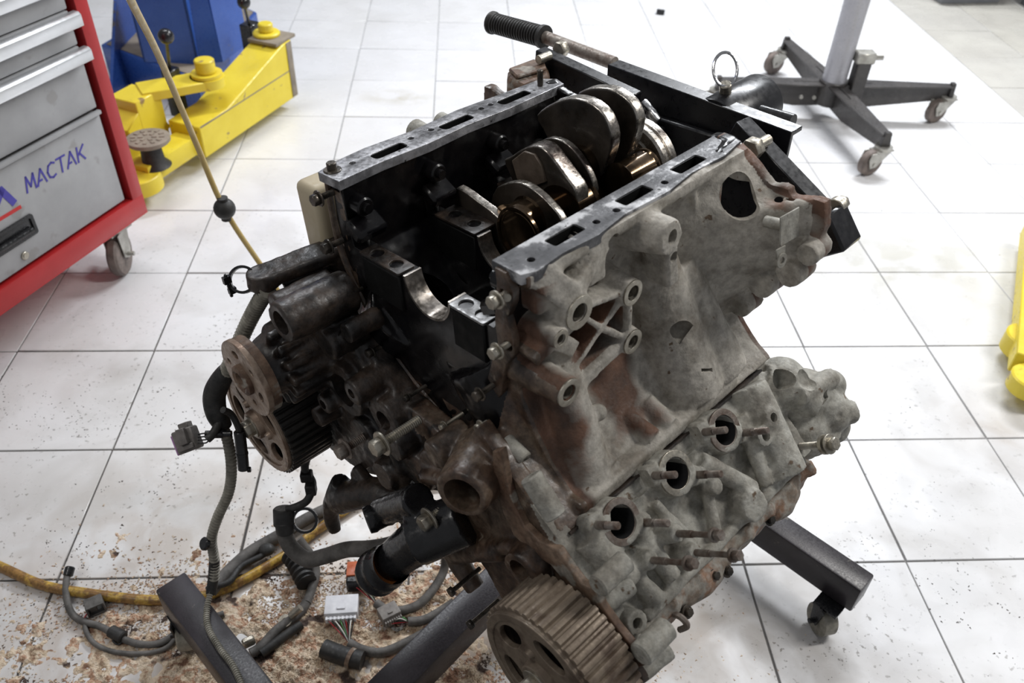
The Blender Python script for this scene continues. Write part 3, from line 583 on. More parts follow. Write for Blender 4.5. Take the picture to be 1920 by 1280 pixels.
# ---- cylinder heads
ports = [.022, .120, .216]
LB = []
for px_, py_, w_ in ((1224, 1050, .105), (1272, 1000, .108), (1306, 1036, .105)):
    q_ = EB(px_, py_, w_); LB.append((q_.x, (q_-CR).dot(DR), w_))
def head(B_, right):
    g = G(); D_, W_ = (DR, WR) if right else (DL, WL)
    def P(x, D, w_): return B_(x, D, w_)
    pts = [P(0, D, w_) for D, w_ in ((.318, .066), (.335, .078), (.39, .070), (.43, .078), (.445, .082), (.445, -.12), (.40, -.14), (.318, -.13))]
    pl = [(p.y, p.z) for p in pts]; g.prism(pl if right else pl[::-1], .375, YZ(.16))
    k_ = G()
    if right:
        for i, x in enumerate(ports):
            g.cyl(P(x+.004, .345, .02), P(x, .336, .092), .034, .027, n=26)
            for sx, sd in ((-.024, -.014), (.024, .020)): g.cyl(P(x+sx*1.15, .336+sd, .06), P(x+sx*1.15, .336+sd, .090), .0125, n=16); g.cyl(P(x, .336, .078), P(x+sx, .336+sd*.9, .078), .018, n=14)
            k_.cyl(P(x+.002, .34, .03), P(x-.001, .336, .12), .0185, n=28)
        # long bolt bosses, ribs, plugs
        for x, D, L_ in LB + [(.16, .38, .10), (.205, .41, .10)]: g.cyl(P(x, D, .05), P(x, D, L_), .019, .010, n=18)
        for a, b, r in ((P(.08, .35, .082), P(.10, .42, .086), .007), (P(.165, .36, .08), (P(.135, .43, .088)), .008), (P(.17, .35, .08), P(.215, .42, .09), .012), (P(.26, .34, .08), P(.24, .43, .09), .010), (P(.0, .36, .076), P(.02, .44, .086), .012), (P(.30, .32, .07), P(.28, .44, .085), .030), (P(-.015, .33, .075), P(.0, .40, .08), .02), (P(.045, .36, .075), P(.05, .43, .09), .012)): g.cyl(a, b, r, n=14)
        g.cyl(P(-.008, .375, .06), P(-.010, .376, .094), .015, n=18); k_.cyl(P(-.01, .376, .07), P(-.01, .376, .11), .006, n=12)
        g.cyl(P(-.02, .43, .06), P(-.025, .432, .10), .014, n=16); k_.cyl(P(-.025, .432, .08), P(-.025, .432, .12), .006, n=12)
        g.cyl(P(.285, .36, .06), P(.285, .36, .108), .013, n=16); k_.cyl(P(.285, .36, .09), P(.285, .36, .12), .006, n=12); g.cyl(P(.262, .372, .06), P(.262, .372, .105), .014, n=16); k_.cyl(P(.262, .372, .08), P(.262, .372, .12), .007, n=12)
        g.cyl(P(.20, .425, .03), P(.195, .43, .105), .024, .02, n=22)      # rounded oil return boss
        g.box((.33, .016, .014), frameXY(P(.16, .442, .082), (1, 0, 0), WR), .003)
        for x in (.072, .168): k_.box((.030, .028, .03), frameXY(P(x, .322, .085), (1, 0, 0), D_), .003)
        # rear water manifold, lumps at the back of the head
        for c, r, sc in ((P(.375, .36, .055), .040, (1, 1, 1.1)), (P(.40, .39, .055), .040, (1.2, 1, 1)), (P(.425, .425, .06), .036, (1, 1.1, 1)), (P(.385, .43, .04), .045, (1, 1, 1)), (P(.36, .34, .02), .045, (1, 1, 1)), (P(.45, .40, .07), .022, (1, 1, 1)), (P(.435, .455, .05), .028, (1, 1, 1))): g.sph(c, r, sc, n=20)
        g.cyl(P(.345, .33, .06), P(.39, .40, .08), .022, n=18); g.cyl(P(.36, .37, .09), P(.44, .385, .085), .014, n=14); g.cyl(P(.38, .41, .06), P(.45, .445, .085), .016, n=14); g.cyl(P(.40, .44, .05), P(.405, .47, .06), .024, n=16)
        k_.cyl(P(.352, .338, .07), P(.358, .345, .125), .014, n=16)
        k_.sph(P(.382, .355, .105), .018); k_.sph(P(.43, .415, .112), .015); k_.box((.02, .012, .02), frameXY(P(.40, .395, .10), (1, .3, 0), D_)); k_.sph(P(.405, .43, .105), .014)
    me = cast(g, .0028, 3, k_ if right else None, .0009, 70)
    return link('cylinder_head', me, M['alu'] if right else M['dark'], eng, 42)
hd = head(BR, True); head(BL, False)
for x in ports:
    g = G(); m_ = frame(BR(x, .336, .0925), WR); g.plate(circ(0, 0, .0265, 30), [circ(0, 0, .0185, 26)], .003, m_, .0006); pg = g.build('port_gasket', M['stud'] if x != ports[1] else M['bolt'], hd)
    g = G(); g.lathe([(.0183, 0), (.0183, -.06), (0, -.06)], m_, 26); g.build('port_bore', mat('port_soot_%d' % int(x*1000), [(.006, .006, .007)], 10, .8), hd)
    for sx, sd in ((-.024, -.014), (.024, .020)):
        g = G(); a = BR(x+sx*1.15, .336+sd, .088); b = BR(x+sx*1.15, .336+sd, .126 if sx < 0 else .13)
        g.cyl(a, a.lerp(b, .45), .0048, n=12); hexbolt(g, b, (a-b), .0001, .0001, .02, .0044, washer=False); g.build('exhaust_stud', M['stud'], hd)
for x, D, L_ in LB:
    g = G(); a = BR(x, D, L_-.004); b = BR(x, D, L_+.062); g.cyl(a, b, .0034, n=12); g.cyl(a, a.lerp(b, .4), .0042, n=12); g.prism(hexpoly(.0064), .008, frame(b, WR), .0006); g.cyl(b-WR*.008, b-WR*.005, .0082, n=16); g.build('long_bolt', M['bolt_dark'] if x > .09 else M['stud'], hd)
g = G(); hexbolt(g, BR(.335, .43, .135), -WR, .009, .009, .045, .005, washer=True); g.cyl(BR(.335, .43, .115), BR(.335, .43, .12), .013, n=18); g.build('rear_bolt', M['bolt'], hd)
# head gasket
g = G(); pts = [BR(0, D, w_) for D, w_ in ((.3155, .073), (.3185, .073), (.3185, -.10), (.3155, -.10))]; g.prism([(p.y, p.z) for p in pts], .37, YZ(.155)); g.build('head_gasket', M['dark'], eng)
# cam cover of the right bank: rusty lower edge with bolts
g = G()
pts = [BR(0, D, w_) for D, w_ in ((.447, .078), (.468, .076), (.50, .04), (.51, -.10), (.447, -.13))]; g.prism([(p.y, p.z) for p in pts], .36, YZ(.155))
for i in range(8): x = -.01+.048*i; g.cyl(BR(x, .45, .080), BR(x, .468, .080), .010, n=14)
g.box((.36, .010, .02), frameXY(BR(.155, .458, .080), (1, 0, 0), WR), .003); g.sph(BR(.10, .466, .070), .02, (3, 1, 1)); g.sph(BR(.27, .470, .066), .02, (2, 1, 1))
me = cast(g, .003, 3, None, .002, 50); link('cam_cover', me, M['cover'], eng, 45)
for x, D, w_ in ((.105, .466, .092), (.125, .474, .092), (.05, .476, .088), (.225, .470, .088)):
    g = G(); hexbolt(g, BR(x, D, w_), -WR, .0055, .005, .02, .003, washer=True); g.build('cover_bolt', M['bolt_dark'], eng)
g = G(); g.tube([BR(.03, .462, .076), BR(.032, .468, .092), BR(.033, .480, .094), BR(.031, .486, .08)], .0038, 8); g.build('cover_hook', M['stud'], eng)
# ---- camshaft sprockets
def gear_outline(r, n, h):
    out = []
    for i in range(n):
        for f, rr in ((0, r-h), (.16, r-h*.1), (.30, r), (.50, r), (.64, r-h*.1), (.80, r-h)): a = 2*PI*(i+f)/n; out.append((rr*math.cos(a), rr*math.sin(a)))
    return out
def sprocket(c, r, xf, xb, mt, mband, n=48, seed=0):
    root = None
    y, z = c; m_ = lambda x: YZ(x, y, z)
    g = G(); g.plate(gear_outline(r, n, .0042), [circ(0, 0, r-.016, 48)], xb-xf-.002, m_((xf+xb)/2+.001), .0004); band = g.build('camshaft_sprocket', mband, eng, 30)
    g = G(); holes = []
    for k in range(5):
        a = 2*PI*k/5+.35+seed; holes.append(circ((r-.036)*math.cos(a), (r-.036)*math.sin(a), .0145, 26, 1.6, a+PI/2))
    g.plate(circ(0, 0, r-.0055, 60), holes, .007, m_(xf+.002), .0008); g.plate(circ(0, 0, r-.006, 60), [circ(0, 0, r-.016, 48)], .009, m_(xf+.001), .001)
    g.cyl((xf+.002, y, z), (xf-.010, y, z), .024, .022, n=30, bev=.001)
    for k in range(3): a = 2*PI*k/3+1.1; g.cyl((xf, y+.034*math.cos(a), z+.034*math.sin(a)), (xf-.007, y+.034*math.cos(a), z+.034*math.sin(a)), .007, .005, n=14)
    g.build('sprocket_web', mt, band, 30)
    g = G(); g.cyl((xf+.022, y, z), (xb, y, z), r-.017, n=40); g.cyl((xf+.004, y, z), (xb, y, z), .020, n=24); g.build('sprocket_back', M['dark'], band)
    g = G(); g.prism(hexpoly(.0135), .014, m_(xf-.017), .001); g.cyl((xf-.012, y, z), (xf-.009, y, z), .018, n=24, bev=.0005); g.build('center_bolt', M['bolt'], band)
    return band
sprocket((-.295, -.399), .090, -.122, -.062, M['sprocket'], M['sprocket'], 46, .2)
sprocket((.292, -.402), .088, -.120, -.050, M['hub'], M['sprocket_dark'], 46, .9)
# rusty drive flange in front of the pump housing
g = G(); y, z = hubc.y, hubc.z
hl = [circ(.036*math.cos(2*PI*k/6+.3), .036*math.sin(2*PI*k/6+.3), .0055 if k % 2 else .0045, 14, 1.5 if k % 2 else 1, 2*PI*k/6+.3+PI/2) for k in range(6)]
g.plate(circ(0, 0, .0545, 48), hl, .008, YZ(hubc.x, y, z), .001); hb = g.build('drive_flange', M['hub'], eng)
g = G(); g.lathe([(.0, -.002), (.010, -.002), (.012, -.010), (.016, -.012), (.021, -.010), (.022, 0), (.022, .03), (0, .03)], frame(hubc, (1, 0, 0)), 30); g.build('hub_nose', M['rust'], hb)
g = G(); g.lathe([(.0535, .004), (.0535, .016), (.046, .018), (.03, .018)], frame(hubc, (1, 0, 0)), 40); g.build('hub_rim', M['rust'], hb)
# ---- bolts left standing in the front face
for px, py, r, mt in ((625, 360, .0092, 'bolt_dark'), (643, 450, .0092, 'bolt_dark'), (680, 540, .006, 'bolt_dark'), (730, 640, .0075, 'bolt_dark'), (800, 722, .006, 'bolt_dark'), (868, 775, .0065, 'bolt'), (937, 775, .0075, 'bolt'), (935, 715, .0078, 'bolt_dark'), (960, 640, .0088, 'bolt'), (960, 545, .0092, 'bolt')):
    p = E(px, py, 'x', 0.); L_ = .030 if r > .008 else .036; d = EX
    g = G(); hexbolt(g, p-V((L_, 0, 0)), (1, 0, 0), r*.82, r*.9, L_+.002-r, r*.45, flange=1.35); g.build('bolt', M[mt], eng)
for px, py, r, L_, mt in ((768, 798, .0125, .055, 'bolt'), (684, 818, .012, .045, 'stud'), (842, 945, .012, .045, 'bolt')):
    p = E(px, py, 'x', -.058); g = G(); hexbolt(g, p-V((L_, 0, 0)), (1, 0, 0), r*.9, r, L_, r*.5, flange=1.45); g.build('large_bolt', M[mt], eng)
for px, py in ((1405, 275), (1575, 385)): pass
# long thin screws at the lower left edge of the bank
for px, py in ((900, 1065), (935, 1125)):
    p = E(px, py, 'x', -.04); g = G(); g.cyl(p, p-V((.05, 0, 0)), .0032, n=10); g.prism(hexpoly(.007), .006, YZ(p.x-.05, p.y, p.z), .0005); g.build('screw', M['bolt_dark'], eng)
# ---- small clip bracket on the bell housing skirt
p = E(1480, 425, 'y', -.262); g = G(); m_ = frame(p, (-.1, -1, .15), (1, 0, 0)); g.box((.034, .036, .002), m_, .0006); g.cyl(p, p+V((0, .03, -.004)), .007, n=12); g.box((.016, .012, .002), m_ @ Matrix.Translation((-.018, -.024, .002)), .0005)
g.plate(circ(0, 0, .009, 18), [circ(0, 0, .0042, 14)], .003, m_ @ Matrix.Translation((-.018, -.034, .003)), .0004); g.build('clip_bracket', M['alu'], eng)
# ---- black bracket arm at the upper left of the engine, with plastic clip
a0, a1, a2 = E(492, 520, 'y', .245), E(560, 490, 'y', .24), E(640, 462, 'y', .20)
g = G(); up = V((0, 0, 1))
g.cyl(a0-up*.012, a0+up*.010, .022, .020, n=26); g.box(((a2-a0).length, .040, .020), frameXY((a0+a2)/2, a2-a0, (0, 1, 0)), .004); g.box((.10, .045, .03), frameXY(a1+V((.02, -.01, -.016)), a2-a0, (0, 1, 0)), .004)
g.cyl(a2+V((0, 0, -.03)), a2+V((0, 0, .012)), .022, n=20)
g.cyl(a1+V((-.02, 0, -.03)), a1+V((.03, -.02, -.03)), .014, n=14)
me = cast(g, .0025, 4, None, .0006, 90); link('bracket_arm', me, M['dark'], eng, 50)
c0 = E(455, 524, 'y', .262); g = G(); g.lathe([(.015, -.003), (.0185, -.003), (.0185, .003), (.015, .003), (.015, -.003)], frame(c0, MEI.to_3x3() @ -FW), 26)
g.box((.010, .006, .010), Matrix.Translation(c0+V((-.018, .006, .006)))); g.box((.010, .006, .008), Matrix.Translation(c0+V((-.015, .006, -.012)))); g.box((.004, .004, .035), Matrix.Translation(c0+V((-.018, .006, -.003))), .001); g.build('harness_clip', M['plastic'], eng)
# ---- tan plastic cover behind the left rail and pale bosses on that side
t0 = E(604, 400, 'y', .235); g = G(); g.box((.085, .05, .115), Matrix.Translation(t0+V((.024, 0, -.010))), .010, 3); g.box((.06, .04, .10), Matrix.Translation(t0+V((.02, .012, -.02))), .008, 2); g.build('side_cover', M['tan_plastic'], eng)
for px, py, r in ((780, 238, .016), (828, 222, .014)):
    q = E(px, py, 'y', .195); g = G(); g.cyl(q+V((0, -.03, -.01)), q+V((0, .006, -.004)), r, r*.9, n=18, bev=.002); g.build('side_boss', M['alu'], eng)
g = G(); q = E(985, 135, 'y', .22); g.prism([(-.035, -.03), (.02, -.03), (.045, .0), (.04, .022), (-.01, .028), (-.035, .005)], .04, frameXY(q+V((0, 0, -.02)), (1, 0, 0), (0, 1, 0)) @ Matrix.Rotation(.1, 4, 'X'), .005)
g.prism([(-.03, -.012), (.022, -.022), (.04, .0), (.035, .018), (-.015, .02)], .006, frameXY(q+V((0, 0, .003)), (1, 0, 0), (0, 1, 0)), .002); g.build('rear_lug', M['rust'], eng)
# ---- plastic thermostat housing and its outlets under the left bank
hb0 = E(790, 1020, 'x', -.10); o1 = E(705, 1075, 'x', -.13); o2 = E(690, 975, 'x', -.11)
g = G(); g.cyl(hb0+V((.02, .0, .01)), o1+V((.012, 0, 0)), .030, .026, n=26); g.cyl(hb0+V((.02, .02, .05)), o2+V((.02, 0, 0)), .022, .018, n=24); g.cyl(hb0+V((.0, .01, -.0)), hb0+V((.05, -.03, .03)), .034, .034, n=24)
me = cast(g, .003, 4, None, .0004, 60); th_ = link('thermostat_housing', me, M['plastic'], eng, 50)
for o_, dr, r in ((o1, o1-hb0, .030), (o2, V((-1, .35, -.05)), .018)):
    dr = dr.normalized(); g = G(); g.lathe([(r*.8, 0), (r*1.0, .002), (r*1.08, -.006), (r, -.010), (r*.96, -.022), (r*1.04, -.028), (r*.93, -.034), (r*.93, -.05)], frame(o_, dr), 30); g.build('outlet_collar', M['plastic'], th_)
    g = G(); g.lathe([(r*.8, .0), (r*.78, -.03), (0, -.03)], frame(o_, dr), 26); g.build('outlet_bore', M['amber'], th_)
g = G(); b0 = E(655, 930, 'x', -.07); g.tube([b0+V((0, .03, -.03)), b0, b0+V((.02, -.05, .03)), b0+V((.03, -.10, .03))], .024, 12); g.tube([E(640, 905, 'x', -.07), E(620, 950, 'x', -.08), E(628, 995, 'x', -.085)], lambda t: .017-.007*t, 10)
g.box((.03, .05, .012), Matrix.Translation(b0), .003); g.box((.02, .09, .03), Matrix.Translation(E(700, 920, 'x', -.05)) @ Matrix.Rotation(.5, 4, 'X'), .004); me = cast(g, .003, 4, None, .001, 60); link('lower_bracket', me, M['dark'], eng, 50)
# ================================================================== CRANKSHAFT
crk = thing('crankshaft', 'oily crankshaft with broad counterweights lying in the open crankcase', 'crankshaft', m=ME)
AY, AZ = -.008, -.086
def cweb(x, t, px, edge='crank_edge', lobe=None):
    pts = [E(a, b, 'x', x) for a, b in px]; poly = [(p.y, p.z) for p in pts]
    g = G(); bev = min(.0035, t*.22)
    # smooth the outline
    q = []
    n = len(poly)
    for i in range(n):
        a, b, c = V((*poly[i-1], 0)), V((*poly[i], 0)), V((*poly[(i+1) % n], 0)); q += [tuple((a*.25+b*.75)[:2]), tuple((b*.75+c*.25)[:2])]
    g.plate(q, [], t, YZ(x+t/2), bev)
    def mf(c, n): return 0 if abs(n.x) > .8 else 1
    return g.build('counterweight', [M['crank'], M[edge]], crk, 30, True, mf)
cweb(.150, .013, [(852, 349), (872, 360), (894, 377), (925, 399), (947, 424), (958, 445), (968, 478), (984, 505), (975, 560), (930, 560), (900, 520), (870, 470), (856, 420), (849, 375)])
cweb(.193, .012, [(926, 353), (947, 344), (969, 341), (989, 348), (1012, 365), (1031, 384), (1050, 406), (1062, 440), (1050, 500), (980, 520), (930, 470), (915, 400)])
cweb(.224, .024, [(942, 300), (953, 297), (975, 281), (994, 273), (1012, 274), (1028, 287), (1044, 309), (1062, 334), (1079, 356), (1082, 380), (1078, 430), (1040, 450), (985, 400), (960, 340)])
cweb(.258, .010, [(1003, 272), (1020, 260), (1037, 258), (1060, 267), (1078, 284), (1094, 306), (1109, 334), (1116, 365), (1100, 420), (1050, 430), (1000, 350)])
cweb(.284, .019, [(1002, 220), (1017, 203), (1049, 187), (1074, 183), (1105, 191), (1130, 211), (1143, 237), (1148, 264), (1140, 300), (1120, 345), (1080, 370), (1040, 300), (1022, 250)])
cweb(.324, .018, [(1080, 176), (1095, 168), (1111, 164), (1146, 166), (1177, 186), (1192, 210), (1196, 235), (1185, 275), (1160, 320), (1120, 320), (1085, 230)])
# brown forged face of the second throw
g = G(); p = [E(a, b, 'x', .2235) for a, b in ((962, 300), (985, 282), (1005, 288), (1018, 310), (1026, 340), (995, 352), (972, 335))]; g.prism([(v.y, v.z) for v in p], .004, YZ(.2225), .001); g.build('forged_pad', M['forged'], crk)
def jr(name, x0, x1, c, r, mt='journal', fil=True):
    g = G(); y, z = c; L_ = x1-x0
    g.lathe([(0, 0), (r*1.12, 0), (r*1.1, .002), (r, .004), (r, L_-.004), (r*1.1, L_-.002), (r*1.12, L_), (0, L_)], frame((x0, y, z), (1, 0, 0)), 40)
    return g.build(name, M[mt], crk, 25)
for a, b, r in ((.1485, .152, .030), (.222, .260, .033), (.340, .372, .034)): jr('main_journal', a, b, (AY, AZ), r)
c = E(978, 412, 'x', .18); jr('crank_pin', .162, .195, (c.y, c.z-.004), .028)
c = E(1040, 388, 'x', .22); jr('crank_pin', .202, .228, (c.y, c.z-.006), .024)
jr('crank_pin', .270, .288, (.01, -.05), .028); jr('crank_pin', .300, .328, (AY, AZ), .033); c = E(1170, 335, 'x', .30); jr('crank_pin', .29, .345, (c.y, c.z), .022)
g = G(); g.lathe([(0, 0), (.045, 0), (.046, .004), (.058, .006), (.060, .010), (.060, .018), (.0575, .019), (.0575, .022), (.060, .023), (.060, .034), (.052, .036), (0, .036)], frame((.366, .004, -.082), (1, 0, 0)), 60); g.build('rear_flange', M['crank_edge'], crk, 25)
g = G(); g.lathe([(.034, 0), (.0375, 0), (.0375, .004), (.034, .004), (.034, 0)], frame((.1465, AY, AZ), (1, 0, 0)), 40); g.build('oil_ring', M['journal'], crk)
# ================================================================== ENGINE STAND
SX = V((.745, .667, 0)).normalized(); SY = V((-SX.y, SX.x, 0))
MS = Matrix(((SX.x, SY.x, 0, O.x), (SX.y, SY.y, 0, O.y), (0, 0, 1, 0), (0, 0, 0, 1))); MSI = MS.inverted()
st = thing('engine_stand', 'black steel engine stand with square beams, bolt-on arms and ribbed turning handle under the engine', 'engine stand', m=MS)
def beam(a, b, w_, h, name='beam', mt='paint_satin'):
    a = V(a); b = V(b); g = G(); g.box(((b-a).length, w_, h), frameXY((a+b)/2, b-a, V((0, 0, 1)).cross(b-a)), .004, 2); return g.build(name, M[mt], st)
rb = beam((.601, -.470, .108), (.601, .470, .108), .050, .066, 'rear_crossbeam')
fb = beam((-.276, -.40, .106), (-.276, .365, .106), .054, .068, 'front_crossbeam')
beam((-.249, -.050, .106), (.576, .030, .106), .056, .068, 'main_beam')
beam((.60, 0, .14), (.60, 0, .80), .07, .07, 'post').rotation_euler = (0, 0, 0)
for cx_, cy_ in ((.575, -.435), (.60, .435), (-.276, .33), (-.276, -.37)):
    g = G(); wa = V((.85, -.52, 0)); c_ = V((cx_-.012, cy_, .031)); g.cyl(c_-wa*.015, c_+wa*.015, .031, n=28, bev=.003); wh = g.build('caster_wheel', M['conduit'], st)
    g = G()
    for s_ in (-1, 1): g.prism([(-.016, .043), (.016, .043), (.009, -.004), (-.009, -.004)], .003, frameXY(c_+wa*.018*s_, V((0, 0, 1)).cross(wa), (0, 0, 1)))
    g.box((.046, .046, .004), (cx_-.006, cy_, .0735)); g.cyl(c_-wa*.028, c_+wa*.028, .005, n=10); g.build('caster_fork', M['plastic'], st)
inE = MSI @ ME
def GE(): return G(inE)          # geometry given in engine coordinates
A_, B_ = E(1142, 120, 'x', .50), E(1487, 247, 'x', .50)
d_ = (B_-A_); Ld = d_.length; mC = frameXY((A_+B_)/2, d_, (0, 0, -1))    # x along the beam, y down, z = towards the back
zz = mC.to_3x3() @ V((0, 0, 1)); sgn_ = 1 if zz.x > 0 else -1
g = GE(); g.box((Ld, .105, .007), mC @ Matrix.Translation((0, .052, 0)), .001); g.box((Ld, .007, .024), mC @ Matrix.Translation((0, .0035, sgn_*.012)), .001); g.box((Ld, .007, .042), mC @ Matrix.Translation((0, .1015, sgn_*.021)), .001)
g.build('head_channel', M['paint_black'], st)
g = GE(); c1 = E(1417, 203, 'x', .62); g.lathe([(.030, 0), (.0395, 0), (.0405, .002), (.0405, .118), (.0395, .12), (.034, .12), (.034, .10), (0, .10)], frame((c1.x-.12, c1.y-.004, c1.z+.012), (1, 0, 0)), 44); g.build('pivot_tube', M['paint_black'], st)
g = GE(); e1_ = E(1487, 228, 'x', .535); g.cyl(e1_, e1_+V((-.0, .05, .0)), .010, n=16); g.build('channel_stub', M['paint_black'], st)
rc = E(1360, 130, 'x', .535); g = GE(); lp = []
fv = MEI.to_3x3() @ RT; uv_ = MEI.to_3x3() @ UP
ring = [rc + fv*(.0165*math.cos(2*PI*k/28)) + uv_*(.0235*math.sin(2*PI*k/28)) for k in range(29)]; g.tube(ring, .0022, 8, False); pb_ = E(1360, 185, 'x', .535)
g.build('pin_ring', M['chrome'], st); g = GE(); g.cyl(pb_, rc-uv_*.020, .0085, n=16, bev=.001); g.build('lock_pin', M['bolt'], st)
# handle
h0, h1, h2 = E(921, 42, 'x', .56), E(1022, 70, 'x', .56), E(1152, 119, 'x', .56)
hd_ = (h1-h0).normalized(); Lg = (h1-h0).length; pr = [(0, 0), (.017, 0), (.0195, .002), (.0195, .006), (.0165, .008)]
for k in range(18): z = .010+(Lg-.020)*k/18; pr += [(.0150, z), (.0176, z+.001), (.0176, z+.0035), (.0150, z+.0045)]
pr += [(.0165, Lg-.009), (.0195, Lg-.007), (.0195, Lg), (.01, Lg), (0, Lg)]
g = GE(); g.lathe(pr, frame(h0, hd_), 30); g.build('handle_grip', M['rubber'], st); g = GE(); g.cyl(h1, h2, .0105, n=18); g.build('handle_bar', M['stud'], st)
# arms
def arm(a, b, w_, h, name='mounting_arm'):
    g = GE(); m_ = frameXY((a+b)/2, b-a, (0, 0, -1)); g.box(((b-a).length, h, w_), m_ @ Matrix.Translation((0, h/2, 0)), .0015); return g.build(name, M['paint_black'], st)
arm(E(1013, 90, 'x', .448), E(1195, 175, 'x', .452), .022, .038)
arm(E(1393, 222, 'x', .462), E(1566, 404, 'x', .44), .026, .050)
q = E(1556, 418, 'x', .43); g = GE(); g.box((.045, .05, .05), frameXY(q+V((0, .0, -.012)), (1, 0, 0), (0, .8, -.6)), .003); g.build('arm_foot', M['paint_black'], st)
g = GE(); a = E(1020, 108, 'x', .425); g.cyl(a+V((-.012, 0, 0)), a+V((.012, 0, 0)), .0065, n=16); q_ = E(1052, 92, 'x', .475); g.prism(hexpoly(.0125), .014, YZ(q_.x, q_.y, q_.z), .001); g.build('arm_bolt', M['bolt'], st)
g = GE(); a = E(1411, 279, 'x', .42); g.prism(hexpoly(.0145), .016, YZ(a.x, a.y, a.z), .001); g.cyl(a, a+V((.035, 0, 0)), .007, n=14); g.build('arm_bolt', M['bolt'], st)
g = GE(); a = E(1566, 384, 'x', .44); g.cyl(a+V((0, 0, -.005)), a+V((.012, 0, -.005)), .012, n=18, bev=.001); g.prism(hexpoly(.009), .010, YZ(a.x+.018, a.y, a.z-.005), .001); g.build('arm_bolt', M['bolt'], st)
g = GE(); a, b = E(1203, 192, 'x', .452), E(1233, 230, 'x', .452); g.box(((b-a).length, .016, .012), frameXY((a+b)/2, b-a, (0, 0, 1)), .003, 2); g.build('bright_strap', M['chrome'], st)
g = GE(); a = E(1210, 262, 'x', .47); g.box((.02, .06, .05), Matrix.Translation(a), .003); g.box((.012, .26, .16), Matrix.Translation((.488, -.02, -.14)), .003); g.build('adapter_plate', M['paint_black'], st)
# ================================================================== TOOL CABINET
PC = V((-.868, 2.024, 0)); UC = V((-.41488, -.90987, 0)); NC = V((.90987, -.41488, 0))
MC_ = Matrix(((UC.x, NC.x, 0, PC.x), (UC.y, NC.y, 0, PC.y), (0, 0, 1, 0), (0, 0, 0, 1)))
cab = thing('tool_cabinet', 'red rolling tool cabinet with grey drawers and blue lettering at the left edge', 'tool cabinet', m=MC_)
W0, W1, ZB, ZT, DEP = -.015, .70, .150, 1.0, .46
def cb(g, x0, x1, y0, y1, z0, z1, b=.002): g.box((x1-x0, y1-y0, z1-z0), ((x0+x1)/2, (y0+y1)/2, (z0+z1)/2), b, 2); return g
g = G(); cb(g, W0+.002, W1-.002, -DEP, -.032, ZB+.002, ZT-.002); g.build('cabinet_body', M['cab_shade'], cab)  # dark body shows between frame and drawers as painted shade
g = G(); cb(g, W0, .023, -.034, 0, ZB, ZT); cb(g, W1-.05, W1, -.034, 0, ZB, ZT); cb(g, W0, W1, -.034, .0005, ZB, .204); cb(g, W0, W0+.004, -DEP, -.03, ZB, ZT); cb(g, W0, W1, -DEP, 0, ZB-.004, ZB+.002, .001); g.build('cabinet_frame', M['red_paint'], cab)
def drawer(z0, z1, lip=None):
    g = G(); cb(g, .041, W1-.053, -.03, -.006, z0, z1, .004); d = g.build('drawer', M['cab_grey'], cab)
    if lip:
        l0, l1 = lip; prof = [(-.006, l1-.004), (-.003, l1+.002), (.012, l1+.002), (.018, l1-.004), (.018, l0+.002), (.015, l0), (.012, l0), (.012, l1-.009), (-.006, l1-.009)]
        g = G(); g.prism(prof, W1-.053-.030, frameXY(((.030+W1-.053)/2, 0, 0), (0, 1, 0), (0, 0, 1)), .0012); g.build('drawer_grip', M['alu_trim'], d)
    return d
dr = drawer(.214, .462)
g = G(); cb(g, .041, W1-.053, -.008, .004, .458, .469, .003); g.build('door_ledge', M['cab_grey'], cab)
drawer(.473, .625, (.592, .621)); drawer(.628, .706, (.671, .702)); drawer(.709, .79, (.755, .786)); drawer(.793, .88, (.84, .876)); drawer(.884, .97, (.93, .966))
# recessed pull and lock
g = G(); g.plate(rrect(0, 0, .16, .052, .006), [rrect(0, 0, .142, .036, .004)], .006, frameXY((.394, -.004, .300), (-1, 0, 0), (0, 0, 1)), .001); hp = g.build('door_pull', M['plastic'], dr)
g = G(); cb(g, .324, .464, -.0059, -.0045, .282, .318, .0001); g.cyl((.330, .001, .292), (.458, .001, .292), .0075, n=14); g.build('pull_grip', M['plastic'], dr)
g = G(); g.cyl((.369, -.008, .240), (.369, -.002, .240), .010, n=24, bev=.001); g.cyl((.369, -.002, .240), (.369, -.0005, .240), .006, n=20); g.build('lock', M['bolt'], dr)
# lettering as flat strokes on the door (x runs to the viewer's left, so letters advance towards smaller x)
def stroke(g, pts, wd, y=-.0055, t=.0006):
    for (x0, z0), (x1, z1) in zip(pts, pts[1:]):
        a = V((x0, y, z0)); b = V((x1, y, z1)); g.box(((b-a).length+wd*.75, wd, t), frameXY((a+b)/2, b-a, (b-a).cross(V((0, 1, 0)))))
LT = {'M': [[(0, 0), (.12, 1), (.48, .25), (.86, 1), (.98, 0)]], 'A': [[(0, 0), (.5, 1), (.98, 0)], [(.18, .27), (.5, .27)]], 'C': [[(.85, .90), (.55, 1), (.2, .88), (.03, .5), (.2, .12), (.55, 0), (.85, .10)]], 'T': [[(0, 1), (.95, 1)], [(.48, 1), (.48, 0)]], 'K': [[(.1, 0), (.1, 1)], [(.85, 1), (.18, .45)], [(.35, .55), (.9, 0)]]}
g = G(); xx = .303; hh = .035; ww = .0275
for ch in 'MACTAK':
    for st_ in LT[ch]: stroke(g, [(xx-ww*(a+.22*b), .3735+hh*b) for a, b in st_], .0048)
    xx -= ww*1.17 if ch in 'MA' else ww*1.10
g.build('lettering', M['blue_ink'], dr, smooth=False)
g = G(); stroke(g, [(.430, .372), (.412, .420), (.392, .380), (.362, .410), (.345, .372)], .017); g.build('lettering_emblem', M['blue_ink'], dr, smooth=False)
g = G(); stroke(g, [(.440, .352), (.334, .352)], .0085); g.build('lettering_bar', M['red_ink'], dr, smooth=False)
